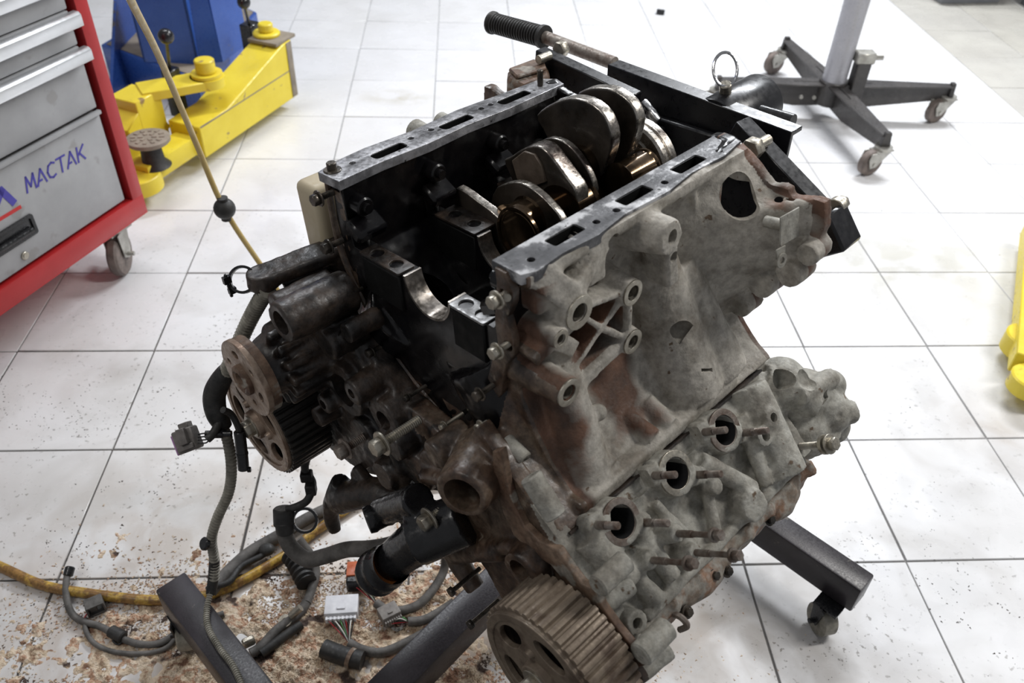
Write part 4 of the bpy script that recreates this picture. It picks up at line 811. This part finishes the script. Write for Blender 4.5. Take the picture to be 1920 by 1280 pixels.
for cx_, cy_ in ((.075, -.042), (.62, -.055), (.055, -.40), (.62, -.40)):
    c_ = V((cx_, cy_, .062)); ax_ = V((-.42, .90, 0)).normalized() if cx_ < .1 else V((1, 0, 0)); fwd = ax_.cross(V((0, 0, 1)))
    g = G(); g.lathe([(0, -.016), (.040, -.016), (.056, -.014), (.061, -.008), (.061, .008), (.056, .014), (.040, .016), (0, .016)], frame(c_+fwd*.012, ax_), 36); wl = g.build('caster_wheel', M['wheel'], cab)
    g = G()
    for s_ in (-1, 1): g.prism([(-.035, .070), (.035, .070), (.028, .0), (.0, -.018), (-.02, 0)], .003, frameXY(c_+ax_*.021*s_+fwd*.004, fwd, (0, 0, 1)), .0005)
    g.box((.075, .055, .006), Matrix.Translation(c_+V((0, 0, .0715)))); g.cyl(c_+V((0, 0, .073)), c_+V((0, 0, .086)), .026, n=22);  g.cyl(c_-ax_*.034+fwd*.012, c_+ax_*.040+fwd*.012, .006, n=12)
    g.prism([(.02, -.006), (.055, -.012), (.06, -.004), (.02, .012)], .012, frameXY(c_-ax_*.036, -fwd, (0, 0, 1)), .001); g.build('caster_fork', M['caster_metal'], cab)
# ================================================================== LIFT
AL = V((-.627, 2.994, 0)); ML = Matrix(((UC.x, NC.x, 0, AL.x), (UC.y, NC.y, 0, AL.y), (0, 0, 1, 0), (0, 0, 0, 1))); MLI = ML.inverted()
lift = thing('vehicle_lift', 'blue vehicle lift column with two yellow swing arms behind the red cabinet', 'vehicle lift', m=ML)
def LF(px, py, z): return MLI @ F(px, py, z)
XZ = lambda y: frameXY((0, y, 0), (1, 0, 0), (0, 0, 1))
g = G(); g.prism([(-.04, .045), (-.04, .252), (.014, .250), (.36, .155), (.505, .152), (.505, .045)], .125, XZ(-.0625), .003); am = g.build('swing_arm', M['lift_yellow'], lift)
g = G(); cb(g, .44, .735, -.102, -.022, .058, .118, .003); g.cyl((.75, -.062, .048), (.75, -.062, .10), .075, n=36, bev=.003); g.build('arm_extension', M['lift_yellow'], am)
g = G(); cb(g, -.03, .5, -.004, .001, .148, .152, .0005); cb(g, -.035, -.005, .0, .003, .05, .25, .0005); g.build('weld_seam', M['dusty'], am)
pc_ = LF(278, 262, .185); g = G(); g.lathe([(0, 0), (.05, 0), (.034, .018), (.030, .07), (.036, .078), (0, .078)], Matrix.Translation((pc_.x, pc_.y, .100)), 28); g.build('pad_screw', M['rubber'], am)
g = G(); g.lathe([(0, 0), (.060, 0), (.064, .004), (.064, .014), (.060, .016), (0, .016)], Matrix.Translation((pc_.x, pc_.y, .178)), 36)
for r, n in ((.02, 6), (.042, 12)):
    for k in range(n): a = 2*PI*k/n; g.box((.014, .010, .003), Matrix.Translation((pc_.x+r*math.cos(a), pc_.y+r*math.sin(a), .195)) @ Matrix.Rotation(a, 4, 'Z'))
g.build('lift_pad', M['dusty'], am)
g = G(); c = LF(505, 70, .255); cb(g, c.x-.06, c.x+.06, -.125, -.005, .250, .262, .002); g.build('arm_top_plate', M['dusty'], am)
g = G(); g.cyl((c.x, c.y-.01, .26), (c.x, c.y-.01, .275), .048, n=28, bev=.004); g.cyl((c.x, c.y-.01, .275), (c.x, c.y-.01, .305), .026, n=24, bev=.004); g.build('arm_pivot', M['lift_yellow'], am)
# second arm
b0, b1, b2 = LF(388, 142, .25), LF(262, 165, .25), LF(228, 225, .19)
g = G(); up = V((0, 0, 1))
def slab(g, a, b, w_, h, bev=.003): g.box(((b-a).length+.01, w_, h), frameXY((a+b)/2-up*h/2, b-a, up.cross(b-a)), bev)
slab(g, b0, b1, .10, .03); g.cyl(b0-up*.03, b0, .055, n=28); slab(g, b1, b2, .10, .15); g.box((.11, .11, .19), Matrix.Translation(b1-up*.10+V((.03, 0, 0))), .003); b3 = b2+(b2-b1).normalized()*.25; slab(g, b2-up*.02, b3-up*.08, .09, .10)
am2 = g.build('swing_arm', M['lift_yellow'], lift)
g = G(); c = b0; g.cyl(c, c+up*.012, .05, n=26); g.cyl(c+up*.012, c+up*.055, .032, n=24, bev=.003); g.build('arm_pivot', M['lift_yellow'], am2)
# base and column
q0, q1, q2, q3 = LF(382, 212, 0), LF(478, 88, 0), LF(400, 60, 0), LF(300, 150, 0)
g = G(); g.prism([(q0.x+.0, q0.y), (q1.x-.05, q1.y), (q1.x-.22, q1.y-.42), (q0.x-.10, q0.y-.52)], .13, Matrix.Translation((0, 0, .066)), .004); g.build('column_base', M['lift_blue'], lift)
g = G(); g.prism([(q0.x-.01, q0.y-.01), (q1.x-.04, q1.y-.01), (q1.x-.21, q1.y-.41), (q0.x-.11, q0.y-.50)], .002, Matrix.Translation((0, 0, .133))); g.build('base_dust_cover', M['dusty'], lift)
k0, k1 = LF(268, 112, .14), LF(372, 118, .14)
dk = (k1-k0); dk.z = 0; Lk = dk.length; dk.normalize(); nk = V((dk.y, -dk.x, 0)); nk = nk if nk.dot(V((1, 0, 0))) < 0 else -nk   # back direction
mK = frameXY((k0+k1)/2, dk, nk)
def kb(g, x0, x1, y0, y1, z0, z1, b=.003): g.box((x1-x0, y1-y0, z1-z0), Matrix.Translation(V(((k0+k1)/2).xyz)*1) @ Matrix(((dk.x, nk.x, 0, 0), (dk.y, nk.y, 0, 0), (0, 0, 1, 0), (0, 0, 0, 1))) @ Matrix.Translation(((x0+x1)/2, (y0+y1)/2, (z0+z1)/2-(k0.z+k1.z)/2)), b)
g = G(); kb(g, -Lk/2, Lk/2, 0, .012, .13, 2.4); kb(g, -Lk/2, -Lk/2+.012, 0, .22, .13, 2.4); kb(g, Lk/2-.012, Lk/2, 0, .10, .13, 2.4); kb(g, -Lk/2, Lk/2, .21, .22, .13, 2.4); g.build('lift_column', M['lift_blue'], lift)
g = G(); p0, p1, p2 = LF(465, 66, .14), LF(425, 118, .14), LF(365, 118, .14)
def panel(g, a, b, ztop, lean=V((0, 0, 0)), t=.012, z0=.13, top_scale=1.):
    a = V((a.x, a.y, z0)); b = V((b.x, b.y, z0)); m_ = (a+b)/2; ta = m_+(a-m_)*top_scale+lean; tb = m_+(b-m_)*top_scale+lean; ta.z = tb.z = ztop
    n = (b-a).cross(V((0, 0, 1))).normalized()*t; bm = bmesh.new(); vv = [bm.verts.new(p) for p in (a, b, tb, ta, a+n, b+n, tb+n, ta+n)]
    for f in ((0, 1, 2, 3), (7, 6, 5, 4), (0, 4, 5, 1), (1, 5, 6, 2), (2, 6, 7, 3), (3, 7, 4, 0)): bm.faces.new([vv[i] for i in f])
    bmesh.ops.recalc_face_normals(bm, faces=bm.faces); g.merge(bm)
w0, w1 = LF(466, 82, .13), LF(418, 116, .13); w2 = LF(372, 122, .13)
panel(g, w0, w1, 1.1, V((-.08, -.10, 0))); panel(g, w1, w2, 1.1, V((-.05, -.10, 0)), .02)
g.build('column_gusset', M['lift_blue'], lift)
g = G(); w3, w4 = LF(275, 112, .0), LF(212, 185, .0); a = V((w3.x, w3.y, 0)); b = V((w4.x, w4.y, 0)); n = V((0, 0, 1)).cross(b-a).normalized()*.012
bm = bmesh.new(); vv = [bm.verts.new(p) for p in (a, b, b+V((0, 0, .05)), a+(b-a)*.30+V((0, 0, .34)), a+V((0, 0, .36)))]; v2 = [bm.verts.new(v.co+n) for v in vv]; bm.faces.new(vv); bm.faces.new(v2[::-1])
for i in range(5): bm.faces.new((vv[i], v2[i], v2[(i+1) % 5], vv[(i+1) % 5]))
bmesh.ops.recalc_face_normals(bm, faces=bm.faces); g.merge(bm); g.build('side_gusset', M['lift_blue'], lift)
g = G(); c = LF(318, 128, .27); g.box((.05, .04, .16), Matrix.Translation(c-up*.08), .004); g.build('lever_block', M['plastic'], lift)
g = G(); t_ = LF(311, 68, .42); g.tube([c, c.lerp(t_, .5), t_], .006, 8); g.sph(t_, .024, n=20); g.build('lever', M['plastic'], lift)
g = G(); c = LF(468, 48, .27); g.box((.06, .05, .12), Matrix.Translation(c-up*.05), .004); t_ = LF(457, 4, .42); g.tube([c, c.lerp(t_, .5), t_], .006, 8); g.sph(t_, .022, n=20); g.build('lever', M['plastic'], lift)
# ================================================================== WHEELED POST STAND
HB = V((1.39, 2.98, 0))
ps = thing('wheeled_post_stand', 'grey round post on a four-legged dark wheeled base at the upper right', 'jack stand', loc=HB)
g = G(); g.cyl((.0, 0, .12), (.0, 0, 1.7), .044, n=36); g.build('post', M['post_grey'], ps)
g = G(); g.cyl((.0, 0, .06), (.0, 0, .15), .052, n=30, bev=.002); g.build('post_socket', M['leg_grey'], ps)
sd = V((.075, -.03, 0)); g = G(); g.box((.05, .05, .17), Matrix.Translation(sd+V((0, 0, .15))), .003); g.build('side_bracket', M['leg_grey'], ps)
g = G(); g.box((.07, .05, .04), Matrix.Translation(sd+V((.0, 0, .25))), .004); g.cyl(sd+V((.03, 0, .25)), sd+V((.065, -.01, .255)), .012, n=14); g.build('clamp', M['caster_metal'], ps)
ends = [F(1475, 78, .13), F(1785, 165, .13), F(1663, 258, .13), F(1348, 152, .13)]
for i, e in enumerate(ends):
    e = V((e.x, e.y, 0))-HB; dr_ = e.normalized(); L_ = e.length; s_ = V((0, 0, 1)).cross(dr_)
    g = G(); off = .028
    g.prism([(.02, .05), (.13, .045), (L_, .085), (L_, .130), (.15, .140), (.02, .140)], .006, frameXY(s_*(-off if i in (2, 3) else off)*0, dr_, (0, 0, 1)), .001)
    g.prism([(.02, -.035), (.12, -.035), (L_, -.018), (L_, .018), (.12, .035), (.02, .035)], .006, frameXY((0, 0, .137), dr_, s_), .001)
    lg = g.build('leg', M['leg_grey'], ps)
    g = G(); g.prism([(-.018, 0), (.018, 0), (.010, .05), (-.010, .05)], .016, frameXY(e+V((0, 0, .10)), s_, (0, 0, 1)), .001); g.build('leg_tip', M['leg_grey'], lg)
    wd_ = V((-.93, -.36, 0)).normalized(); ax_ = wd_.cross(V((0, 0, 1))); c_ = e+wd_*.040+V((0, 0, .045))
    g = G(); g.cyl(c_-ax_*.014, c_+ax_*.014, .045, n=30, bev=.004); g.build('caster_wheel', M['wheel'], lg)
    g = G()
    for k in (-1, 1): g.prism([(-.065, .042), (.022, .042), (.028, .020), (.014, -.014), (-.010, -.012)], .003, frameXY(c_+ax_*.019*k, wd_, (0, 0, 1)), .0005)
    g.box((.07, .045, .004), frameXY(e+wd_*.005+V((0, 0, .087)), wd_, ax_)); g.cyl(e+V((0, 0, .088)), e+V((0, 0, .10)), .030, n=22); g.cyl(c_-ax_*.024, c_+ax_*.024, .007, n=12); g.build('caster_fork', M['caster_metal'], lg)
g = G()
for a in (-.6, -.2): g.cyl(V((-.055+a*.12, -.045+a*-.01, .10)), V((-.055+a*.12, -.053+a*-.01, .10)), .007, n=12)
g.build('rivets', M['caster_metal'], ps)
# ================================================================== RIGHT EDGE, TOP RIGHT
ra = thing('yellow_lift_arm', 'yellow steel arm end cut off by the right edge of the picture', 'lift arm', loc=F(1915, 660))
rl = ra.matrix_basis.inverted() if False else Matrix.Translation(-F(1915, 660))
a, b = F(1905, 660, .10), F(1919, 490, .10); dd = (b-a).normalized(); nn_ = V((dd.y, -dd.x, 0))
g = G(rl); g.box(((b-a).length*1.6, .10, .06), frameXY(a.lerp(b, .8)+nn_*.052-V((0, 0, .03)), dd, (-nn_)), .003); g.build('arm_beam', M['lift_yellow'], ra)
g = G(rl); c = F(1926, 640, .06); g.cyl(c-V((0, 0, .035)), c+V((0, 0, .02)), .055, n=26, bev=.004); c = F(1940, 705, .08); g.cyl(c-V((0, 0, .045)), c, .05, n=26, bev=.004); g.build('arm_foot', M['lift_yellow'], ra)
p = F(1762, 11); q = F(1884, 9); d1 = (q-p).normalized(); n1 = V((-d1.y, d1.x, 0)); cg = thing('grey_locker', 'grey metal locker base standing at the far upper right on beige tiles', 'locker', loc=p)
mm = frameXY((0, 0, 0), d1, n1); L1 = (q-p).length
g = G(mm); g.box((L1, .4, .9), (L1/2, .2, .50), .004); g.box((L1-.04, .36, .05), (L1/2, .21, .026)); g.build('locker_body', M['grey_metal'], cg)
g = G(mm); g.box((L1/2-.02, .012, .82), (L1/4+.005, -.006, .5), .002); g.box((L1/2-.02, .012, .82), (L1*.75-.005, -.006, .5), .002); g.build('locker_door', M['grey_metal'], cg)
p2 = F(1893, 2); q2_ = F(1935, 34); d1 = (q2_-p2).normalized(); n1 = V((-d1.y, d1.x, 0)); cw = thing('grey_workbench', 'grey bench side standing at the far upper right corner', 'workbench', loc=p2); mm = frameXY((0, 0, 0), d1, n1)
g = G(mm); g.box((.8, .5, .8), (.4, .27, .46), .004); g.box((.76, .46, .06), (.4, .28, .03)); g.build('bench_body', M['grey_metal'], cw); g = G(mm); g.box((.84, .54, .04), (.4, .27, .88), .004); g.build('bench_top', M['dusty'], cw)
p = F(1238, 27); g = G(Matrix.Translation(-p)); g.cyl(p+V((-.018, .006, .012)), p+V((.018, -.006, .012)), .012, n=18, bev=.002); o = g.build('small_cap', M['plastic']); o.location = p; tag(o, 'tiny black cap lying alone on the far white tiles', 'cap')
# ================================================================== HOSES AND HARNESS
def W(px, py, z=0.): return F(px, py, z)
p0 = W(0, 1062, .009); g = G(Matrix.Translation(-p0)); g.tube([F(-120, 1010, .009), W(0, 1062, .009), W(75, 1095, .009), W(150, 1110, .009), W(290, 1125, .009), W(400, 1112, .009), W(520, 1050, .009), W(600, 990, .009), W(700, 930, .009), W(860, 900, .009), W(1010, 880, .009)], .0095, 14); o = g.build('air_hose', M['yhose']); o.location = p0; tag(o, 'yellow air hose curving over the floor at the lower left, oil stained', 'hose')
hp_ = [F(225, -60, 1.12), F(245, 0, 1.0), F(300, 110, .84), F(365, 262, .62), F(420, 390, .46), F(490, 498, .33), F(590, 640, .16), F(700, 740, .04), F(860, 770, .009), F(1000, 800, .009)]
t_ = thing('hanging_air_hose', 'tan air hose hanging down beside the red cabinet with a black ball stop', 'hose', loc=F(860, 770))
rl = Matrix.Translation(-F(860, 770)); g = G(rl); g.tube(hp_, .0058, 12); g.build('hose', M['those'], t_); c = F(421, 391, .46); g = G(rl); g.sph(c, .0225, (1, 1, 1), n=28); g.cyl(c-V((0, 0, .026)), c+V((0, 0, .026)), .011, n=18); g.build('ball_stop', M['rubber'], t_)
# main harness hanging from the bracket
hr = thing('wiring_harness', 'corrugated grey wiring harness hanging from the engine bracket down to the stand', 'cable harness', loc=W(400, 1110, 0)); rl = Matrix.Translation(-W(400, 1110, 0))
g = G(rl); g.tube([W(503, 545, .74), W(490, 560, .72), W(467, 602, .67), W(443, 655, .62), W(424, 700, .575)], .0108, 12, ribs=.0062); g.build('conduit', M['conduit'], hr, 20)
g = G(rl); g.tube([W(426, 694, .58), W(412, 716, .555), W(402, 742, .53), W(406, 775, .505), W(420, 800, .48)], lambda t: .0125+.004*math.sin(PI*t), 14); g.build('tape_wrap', M['tape'], hr)
g = G(rl); g.tube([W(414, 790, .49), W(428, 830, .45), W(434, 880, .40), W(428, 925, .35), W(408, 970, .30), W(397, 1010, .255), W(402, 1050, .21), W(402, 1085, .175)], .0082, 12, ribs=.0062); g.build('conduit', M['conduit'], hr, 20)
g = G(rl); g.tube([W(402, 1050, .21), W(400, 1082, .175), W(396, 1112, .15)], .0088, 12); g.build('tape_wrap', M['tape'], hr)
g = G(rl); g.tube([W(396, 1106, .156), W(388, 1140, .1475), W(390, 1175, .146), W(412, 1215, .146), W(438, 1250, .146), W(460, 1300, .146)], .0052, 10, ribs=.004); g.build('conduit', M['conduit'], hr, 20)
g = G(rl); g.tube([W(414, 785, .50), W(400, 812, .49), W(388, 824, .485)], .0062, 10); g.build('branch', M['tape'], hr)
for k in range(4):
    g = G(rl); g.tube([W(394, 818+k*1.2, .49), W(386, 812+k*6, .49), W(368, 815+k*5, .487)], .0011, 6); g.build('wire', M['tape'], hr)
c = W(352, 824, .485); m_ = frameXY(c, -FW.cross(UP).cross(FW) + RT*.0, UP)
mconn = frameXY(c, RT*.93+UP*.36, UP*.93-RT*.36)
g = G(rl); g.box((.030, .034, .028), mconn, .002); g.box((.012, .024, .010), mconn @ Matrix.Translation((.002, .006, .018)), .001); g.box((.024, .008, .006), mconn @ Matrix.Translation((.0, -.010, .016)), .001); g.box((.014, .010, .02), mconn @ Matrix.Translation((.004, .020, 0)), .001); cn = g.build('connector', M['grey_plastic'], hr)
g = G(rl); g.box((.003, .030, .022), mconn @ Matrix.Translation((-.0165, -.002, 0)), .001); g.build('connector_face', M['lavender'], cn)
g = G(rl); c0, c1 = W(449, 808, .49), W(457, 880, .43); g.cyl(c0, c1, .0085, n=18, bev=.001); g.cyl(c0.lerp(c1, .55), c0.lerp(c1, .6), .0092, n=18); g.box((.006, .006, .008), Matrix.Translation(c1+RT*.008), .001); cn = g.build('sensor_plug', M['plastic'], hr); g = G(rl); g.tube([c0, W(442, 790, .51), W(432, 775, .525), W(418, 768, .54)], .005, 8); g.build('sensor_cable', M['tape'], hr)
c = W(411, 813, .485); g = G(rl); g.box((.016, .012, .010), Matrix.Translation(c), .002); g.cyl(c-RT*.02, c+RT*.018, .005, n=12); g.build('cable_clip', M['plastic'], hr); g = G(rl); g.cyl(W(380, 1019, .255), W(388, 1019, .25), .011, n=18, bev=.002); g.build('cable_clip', M['plastic'], hr)
def floorthing(name, label, cat, org, group=None): 
    o = thing(name, label, cat, loc=org, group=group); return o, Matrix.Translation(-V(org))
# conduits and hoses under the engine
o, rl = floorthing('floor_conduit', 'grey cable conduit lying from the left beam up towards the lower engine bracket', 'cable', W(520, 1010))
g = G(rl); g.tube([W(395, 1108, .02), W(430, 1070, .018), W(470, 1035, .016), W(530, 1000, .016), W(590, 965, .016), W(680, 925, .016), W(800, 880, .016)], .0125, 14); g.build('conduit', M['rubber_grey'], o)
g = G(rl); g.tube([W(400, 1100, .03), W(430, 1090, .028), W(452, 1062, .024), W(490, 1042, .020), W(512, 1026, .018)], .0062, 10); g.sph(W(500, 1030, .022), .014, (1.1, 1, .8)); g.build('taped_branch', M['tape'], o)
o, rl = floorthing('coolant_pipe', 'bent dark rubber pipe with clamps joining the black thermostat housing', 'pipe', W(580, 1060))
g = G(rl); g.tube([W(533, 962, .34), W(533, 995, .31), W(545, 1025, .285), W(575, 1048, .27), (W(610, 1042, .285)), W(650, 1030, .31), W(690, 1028, .33), W(735, 1020, .35), W(790, 1000, .37)], .0125, 16); g.build('pipe', M['rubber_grey'], o)
g = G(rl); g.cyl(W(532, 952, .345), W(533, 985, .32), .0165, n=22, bev=.002); g.cyl(W(533, 975, .33), W(536, 998, .31), .0150, n=22, bev=.002); g.build('pipe_end', M['rubber'], o)
g = G(rl); c = W(572, 975, .33); g.lathe([(.0165, -.003), (.0205, -.003), (.0205, .003), (.0165, .003), (.0165, -.003)], frame(c, -FW), 24); g.build('spring_clamp', M['plastic'], o)
g = G(rl); g.tube([W(537, 955, .345), W(560, 948, .35), W(578, 935, .36), W(586, 905, .38), W(572, 880, .40), W(575, 860, .42)], .0062, 10); g.box((.016, .016, .022), Matrix.Translation(W(583, 915, .375)), .002); g.box((.018, .016, .018), Matrix.Translation(W(575, 892, .39)), .002); g.build('sensor_cable', M['tape'], o)
o, rl = floorthing('corrugated_hose_end', 'short black corrugated hose end with a brown collar on the sawdust', 'hose', W(562, 1065))
g = G(rl); g.tube([W(545, 1040, .024), W(556, 1055, .024), W(568, 1078, .024), W(575, 1092, .024)], .019, 18, ribs=.012); g.build('hose', M['rubber'], o)
o, rl = floorthing('battery_cable', 'dusty grey battery cable ending in a bright ring terminal', 'cable', W(540, 1150))
g = G(rl); g.tube([W(560, 1010, .06), W(585, 1045, .03), W(592, 1075, .014), W(584, 1105, .012), W(575, 1130, .012)], .0085, 12); g.tube([W(575, 1128, .011), W(560, 1150, .010), W(520, 1180, .010), W(490, 1212, .010), W(470, 1225, .010)], .009, 12); g.build('cable', M['rubber_grey'], o)
c = W(545, 1155, .021); g = G(rl); g.plate(circ(0, 0, .012, 24), [circ(0, 0, .005, 18)], .0025, frame(c-RT*.010-UP*.008, (0, -.2, 1)), .0003); g.cyl(c, c+RT*.018+UP*.016, .0075, n=14); g.build('ring_terminal', M['bolt'], o)
g = G(rl); g.box((.022, .012, .02), Matrix.Translation(W(466, 1203, .02)) @ Matrix.Rotation(.5, 4, 'Z'), .003); g.build('tab_terminal', M['bolt'], o)
g = G(rl); g.tube([W(490, 1225, .010), W(530, 1195, .012), W(565, 1170, .012)], .0085, 12); g.build('taped_cable', M['tape'], o)
# multiway plugs
def plug(name, label, px, py, z, ang, size, mt, wires, cable, group=None, extra=None):
    c = W(px, py, z); o, rl = floorthing(name, label, 'connector', V((c.x, c.y, 0)), group)
    m_ = Matrix.Translation(c) @ Matrix.Rotation(ang, 4, 'Z') @ Matrix.Rotation(-.12, 4, 'X')
    g = G(rl); g.box(size, m_, .0015, 2); sx, sy_, sz = size
    g.box((sx*.9, sy_*.25, sz*.6), m_ @ Matrix.Translation((0, -sy_*.55, -sz*.1)), .001)
    for k in range(8): g.box((sx*.07, sy_*.2, sz*.5), m_ @ Matrix.Translation((sx*(-.42+.12*k), -sy_*.62, .0)), .0004)
    g.box((sx*.25, sy_*.12, sz*.25), m_ @ Matrix.Translation((0, -sy_*.25, sz*.5)), .0006); b_ = g.build('plug_body', M[mt], o)
    e = W(*cable[0]); 
    for k in range(wires):
        s = m_ @ V((sx*(-.40+.8*k/(wires-1)), -sy_*.6, 0)); g = G(rl); g.tube([s, s.lerp(e, .5)+V((0, 0, .004*(k % 3))), e], .0012, 6); g.build('wire', M[('wire_red', 'tape', 'wire_white', 'tape', 'wire_green', 'rubber_grey')[k % 6]], o)
    g = G(rl); g.tube([W(*q) for q in cable], .0085, 12); g.build('cable_sleeve', M['rubber_grey'], o); return o, rl, m_
plug('white_connector', 'white multi-pin plug with coloured wires lying on the sawdust', 641, 1138, .020, .05, (.060, .042, .020), 'white_plastic', 10, [(655, 1205, .012), (680, 1218, .010), (720, 1222, .010), (780, 1195, .012), (840, 1160, .012)])
o, rl, m_ = plug('orange_connector', 'orange and black plug with green wires beneath the thermostat outlet', 672, 1072, .030, .05, (.042, .034, .024), 'orange_plastic', 6, [(705, 1130, .012), (730, 1145, .010), (770, 1140, .012), (800, 1120, .014), (830, 1075, .02), (835, 1040, .05), (830, 1000, .10)])
g = G(rl); g.box((.046, .018, .030), m_ @ Matrix.Translation((.002, -.022, -.006)), .003); g.build('plug_lever', M['plastic'], o)
o, rl, m_ = plug('grey_connector', 'dirty grey plug with red seal and a loose washer beside the main stand beam', 730, 1150, .020, .5, (.036, .030, .022), 'grey_plastic', 5, [(765, 1165, .014), (800, 1160, .012), (850, 1130, .012)])
g = G(rl); c = W(745, 1170, .008); g.plate(circ(0, 0, .013, 26), [circ(0, 0, .0045, 16)], .003, frame(c, (.1, -.3, 1)), .0005); g.build('washer', M['steel'], o)
o, rl = floorthing('rubber_hose_stub', 'short black rubber hose stub with clamp lying by the main stand beam', 'hose', W(640, 1225))
g = G(rl); g.tube([W(607, 1215, .017), W(640, 1228, .017), W(680, 1238, .017)], .0165, 20); g.build('hose', M['rubber'], o); g = G(rl); g.cyl(W(655, 1232, .017), W(662, 1235, .017), .018, n=24); g.build('hose_clamp', M['rust'], o)
# left floor cables with a small open connector
o, rl = floorthing('floor_cable', 'grey taped cable with an end plug at the lower left by the sawdust', 'cable', W(250, 1200))
g = G(rl); g.tube([W(130, 1065, .022), W(125, 1085, .018), W(124, 1115, .014), W(132, 1145, .008), W(150, 1162, .007), W(190, 1175, .007), W(225, 1195, .008), W(262, 1207, .008), W(300, 1205, .008), W(345, 1180, .010), W(420, 1150, .012)], .0062, 12); g.build('cable', M['rubber_grey'], o)
g = G(rl); g.cyl(W(132, 1062, .025), W(127, 1080, .018), .009, n=18, bev=.002); g.build('end_plug', M['plastic'], o)
g = G(rl); g.tube([W(160, 1160, .006), W(162, 1185, .005), W(180, 1208, .005), W(215, 1222, .005), W(270, 1225, .006), W(310, 1215, .006), W(330, 1195, .008)], .0045, 10); g.build('cable', M['rubber_grey'], o)
g = G(rl); g.cyl(W(207, 1182, .012), W(232, 1195, .012), .011, n=16, bev=.002); g.tube([W(218, 1188, .008), W(212, 1200, .008), W(222, 1208, .006), W(230, 1200, .008)], .002, 8); g.build('tape_joint', M['tape'], o)
c = W(178, 1135, .014); mt_ = Matrix.Translation(c) @ Matrix.Rotation(.5, 4, 'Z'); g = G(rl)
for s in ((.003, .024, .024, -.014, 0, 0), (.003, .024, .024, .014, 0, 0), (.03, .024, .003, 0, 0, .0115), (.03, .024, .003, 0, 0, -.0115), (.012, .02, .02, -.004, .004, 0)): g.box(s[:3], mt_ @ Matrix.Translation(s[3:]), .0006)
g.build('open_connector', M['rubber_grey'], o)
g = G(rl); g.tube([W(165, 1148, .010), W(158, 1160, .006), W(160, 1180, .005)], .0013, 6); g.build('wire', M['wire_red'], o)
# ================================================================== SAWDUST AND DEBRIS
g = G(); bx0, bx1, by0, by1 = -.95, .32, .50, 1.10
def heap(u, v):
    x = bx0+(bx1-bx0)*u; y = by0+(by1-by0)*v; e = 1-math.hypot((x+.28)/.46, (y-.75)/.20)
    h = .011*max(-1.5, e)-.0015+.010*noise.noise(V((x*7, y*7, 1)))+.009*noise.noise(V((x*24, y*24, 2)))+.006*noise.noise(V((x*70, y*70, 3)))+.003*noise.noise(V((x*150, y*150, 4)))
    return V((x, y, h))
g.grid(heap, 420, 220)
for f in [f for f in g.bm.faces if all(v.co.z < -.0005 for v in f.verts)]: g.bm.faces.remove(f)
o = g.build('sawdust', M['sawdust'], None, 180); tag(o, 'oil soaked sawdust spread on the tiles under the engine', 'sawdust', kind='stuff')
rnd = random.Random(3)
def bits(name, n, fn, size, mt, label, cat):
    vs_, fs_ = [], []
    for i in range(n):
        p = fn()
        if p is None: continue
        s = size*rnd.uniform(.4, 1.6); a = rnd.uniform(0, 6.28); st_ = rnd.uniform(1, 2.2); k = len(vs_); h = s*rnd.uniform(.3, .8)
        for q in ((1*st_, 0, 0), (-.5*st_, .8, 0), (-.5*st_, -.8, 0), (0, 0, h/s)): vs_.append((p[0]+s*(q[0]*math.cos(a)-q[1]*math.sin(a)), p[1]+s*(q[0]*math.sin(a)+q[1]*math.cos(a)), p[2]+s*q[2]))
        fs_ += [(k, k+1, k+3), (k+1, k+2, k+3), (k+2, k, k+3)]
    me = bpy.data.meshes.new(name); me.from_pydata(vs_, [], fs_); me.materials.append(M[mt]); o = bpy.data.objects.new(name, me); C.objects.link(o); tag(o, label, cat, kind='stuff'); return o
def f1():
    x, y = rnd.gauss(-.28, .26), rnd.gauss(.80, .10)
    if y < .55: return None
    return (x, y, max(0, heap((x-bx0)/(bx1-bx0), (y-by0)/(by1-by0)).z)) if noise.noise(V((x*8, y*8, 5))) > -.25 else None
bits('sawdust_chips', 26000, f1, .0019, 'sawdust', 'loose sawdust crumbs scattered around the spread sawdust', 'sawdust')
def f2():
    r = rnd.random()
    if r < .55: x, y = rnd.uniform(-1.1, -.25), rnd.uniform(.8, 1.7)
    elif r < .8: x, y = rnd.uniform(.45, 1.1), rnd.uniform(.65, 1.15)
    else: x, y = rnd.uniform(-1.4, 1.8), rnd.uniform(.7, 3.)
    return (x, y, 0) if noise.noise(V((x*6, y*6, 9)))+.5*noise.noise(V((x*22, y*22, 9))) > .12 else None
bits('debris', 6000, f2, .0012, 'speck', 'small dark crumbs of debris scattered over the white tiles', 'debris')
print('OBJECTS', len(bpy.data.objects))
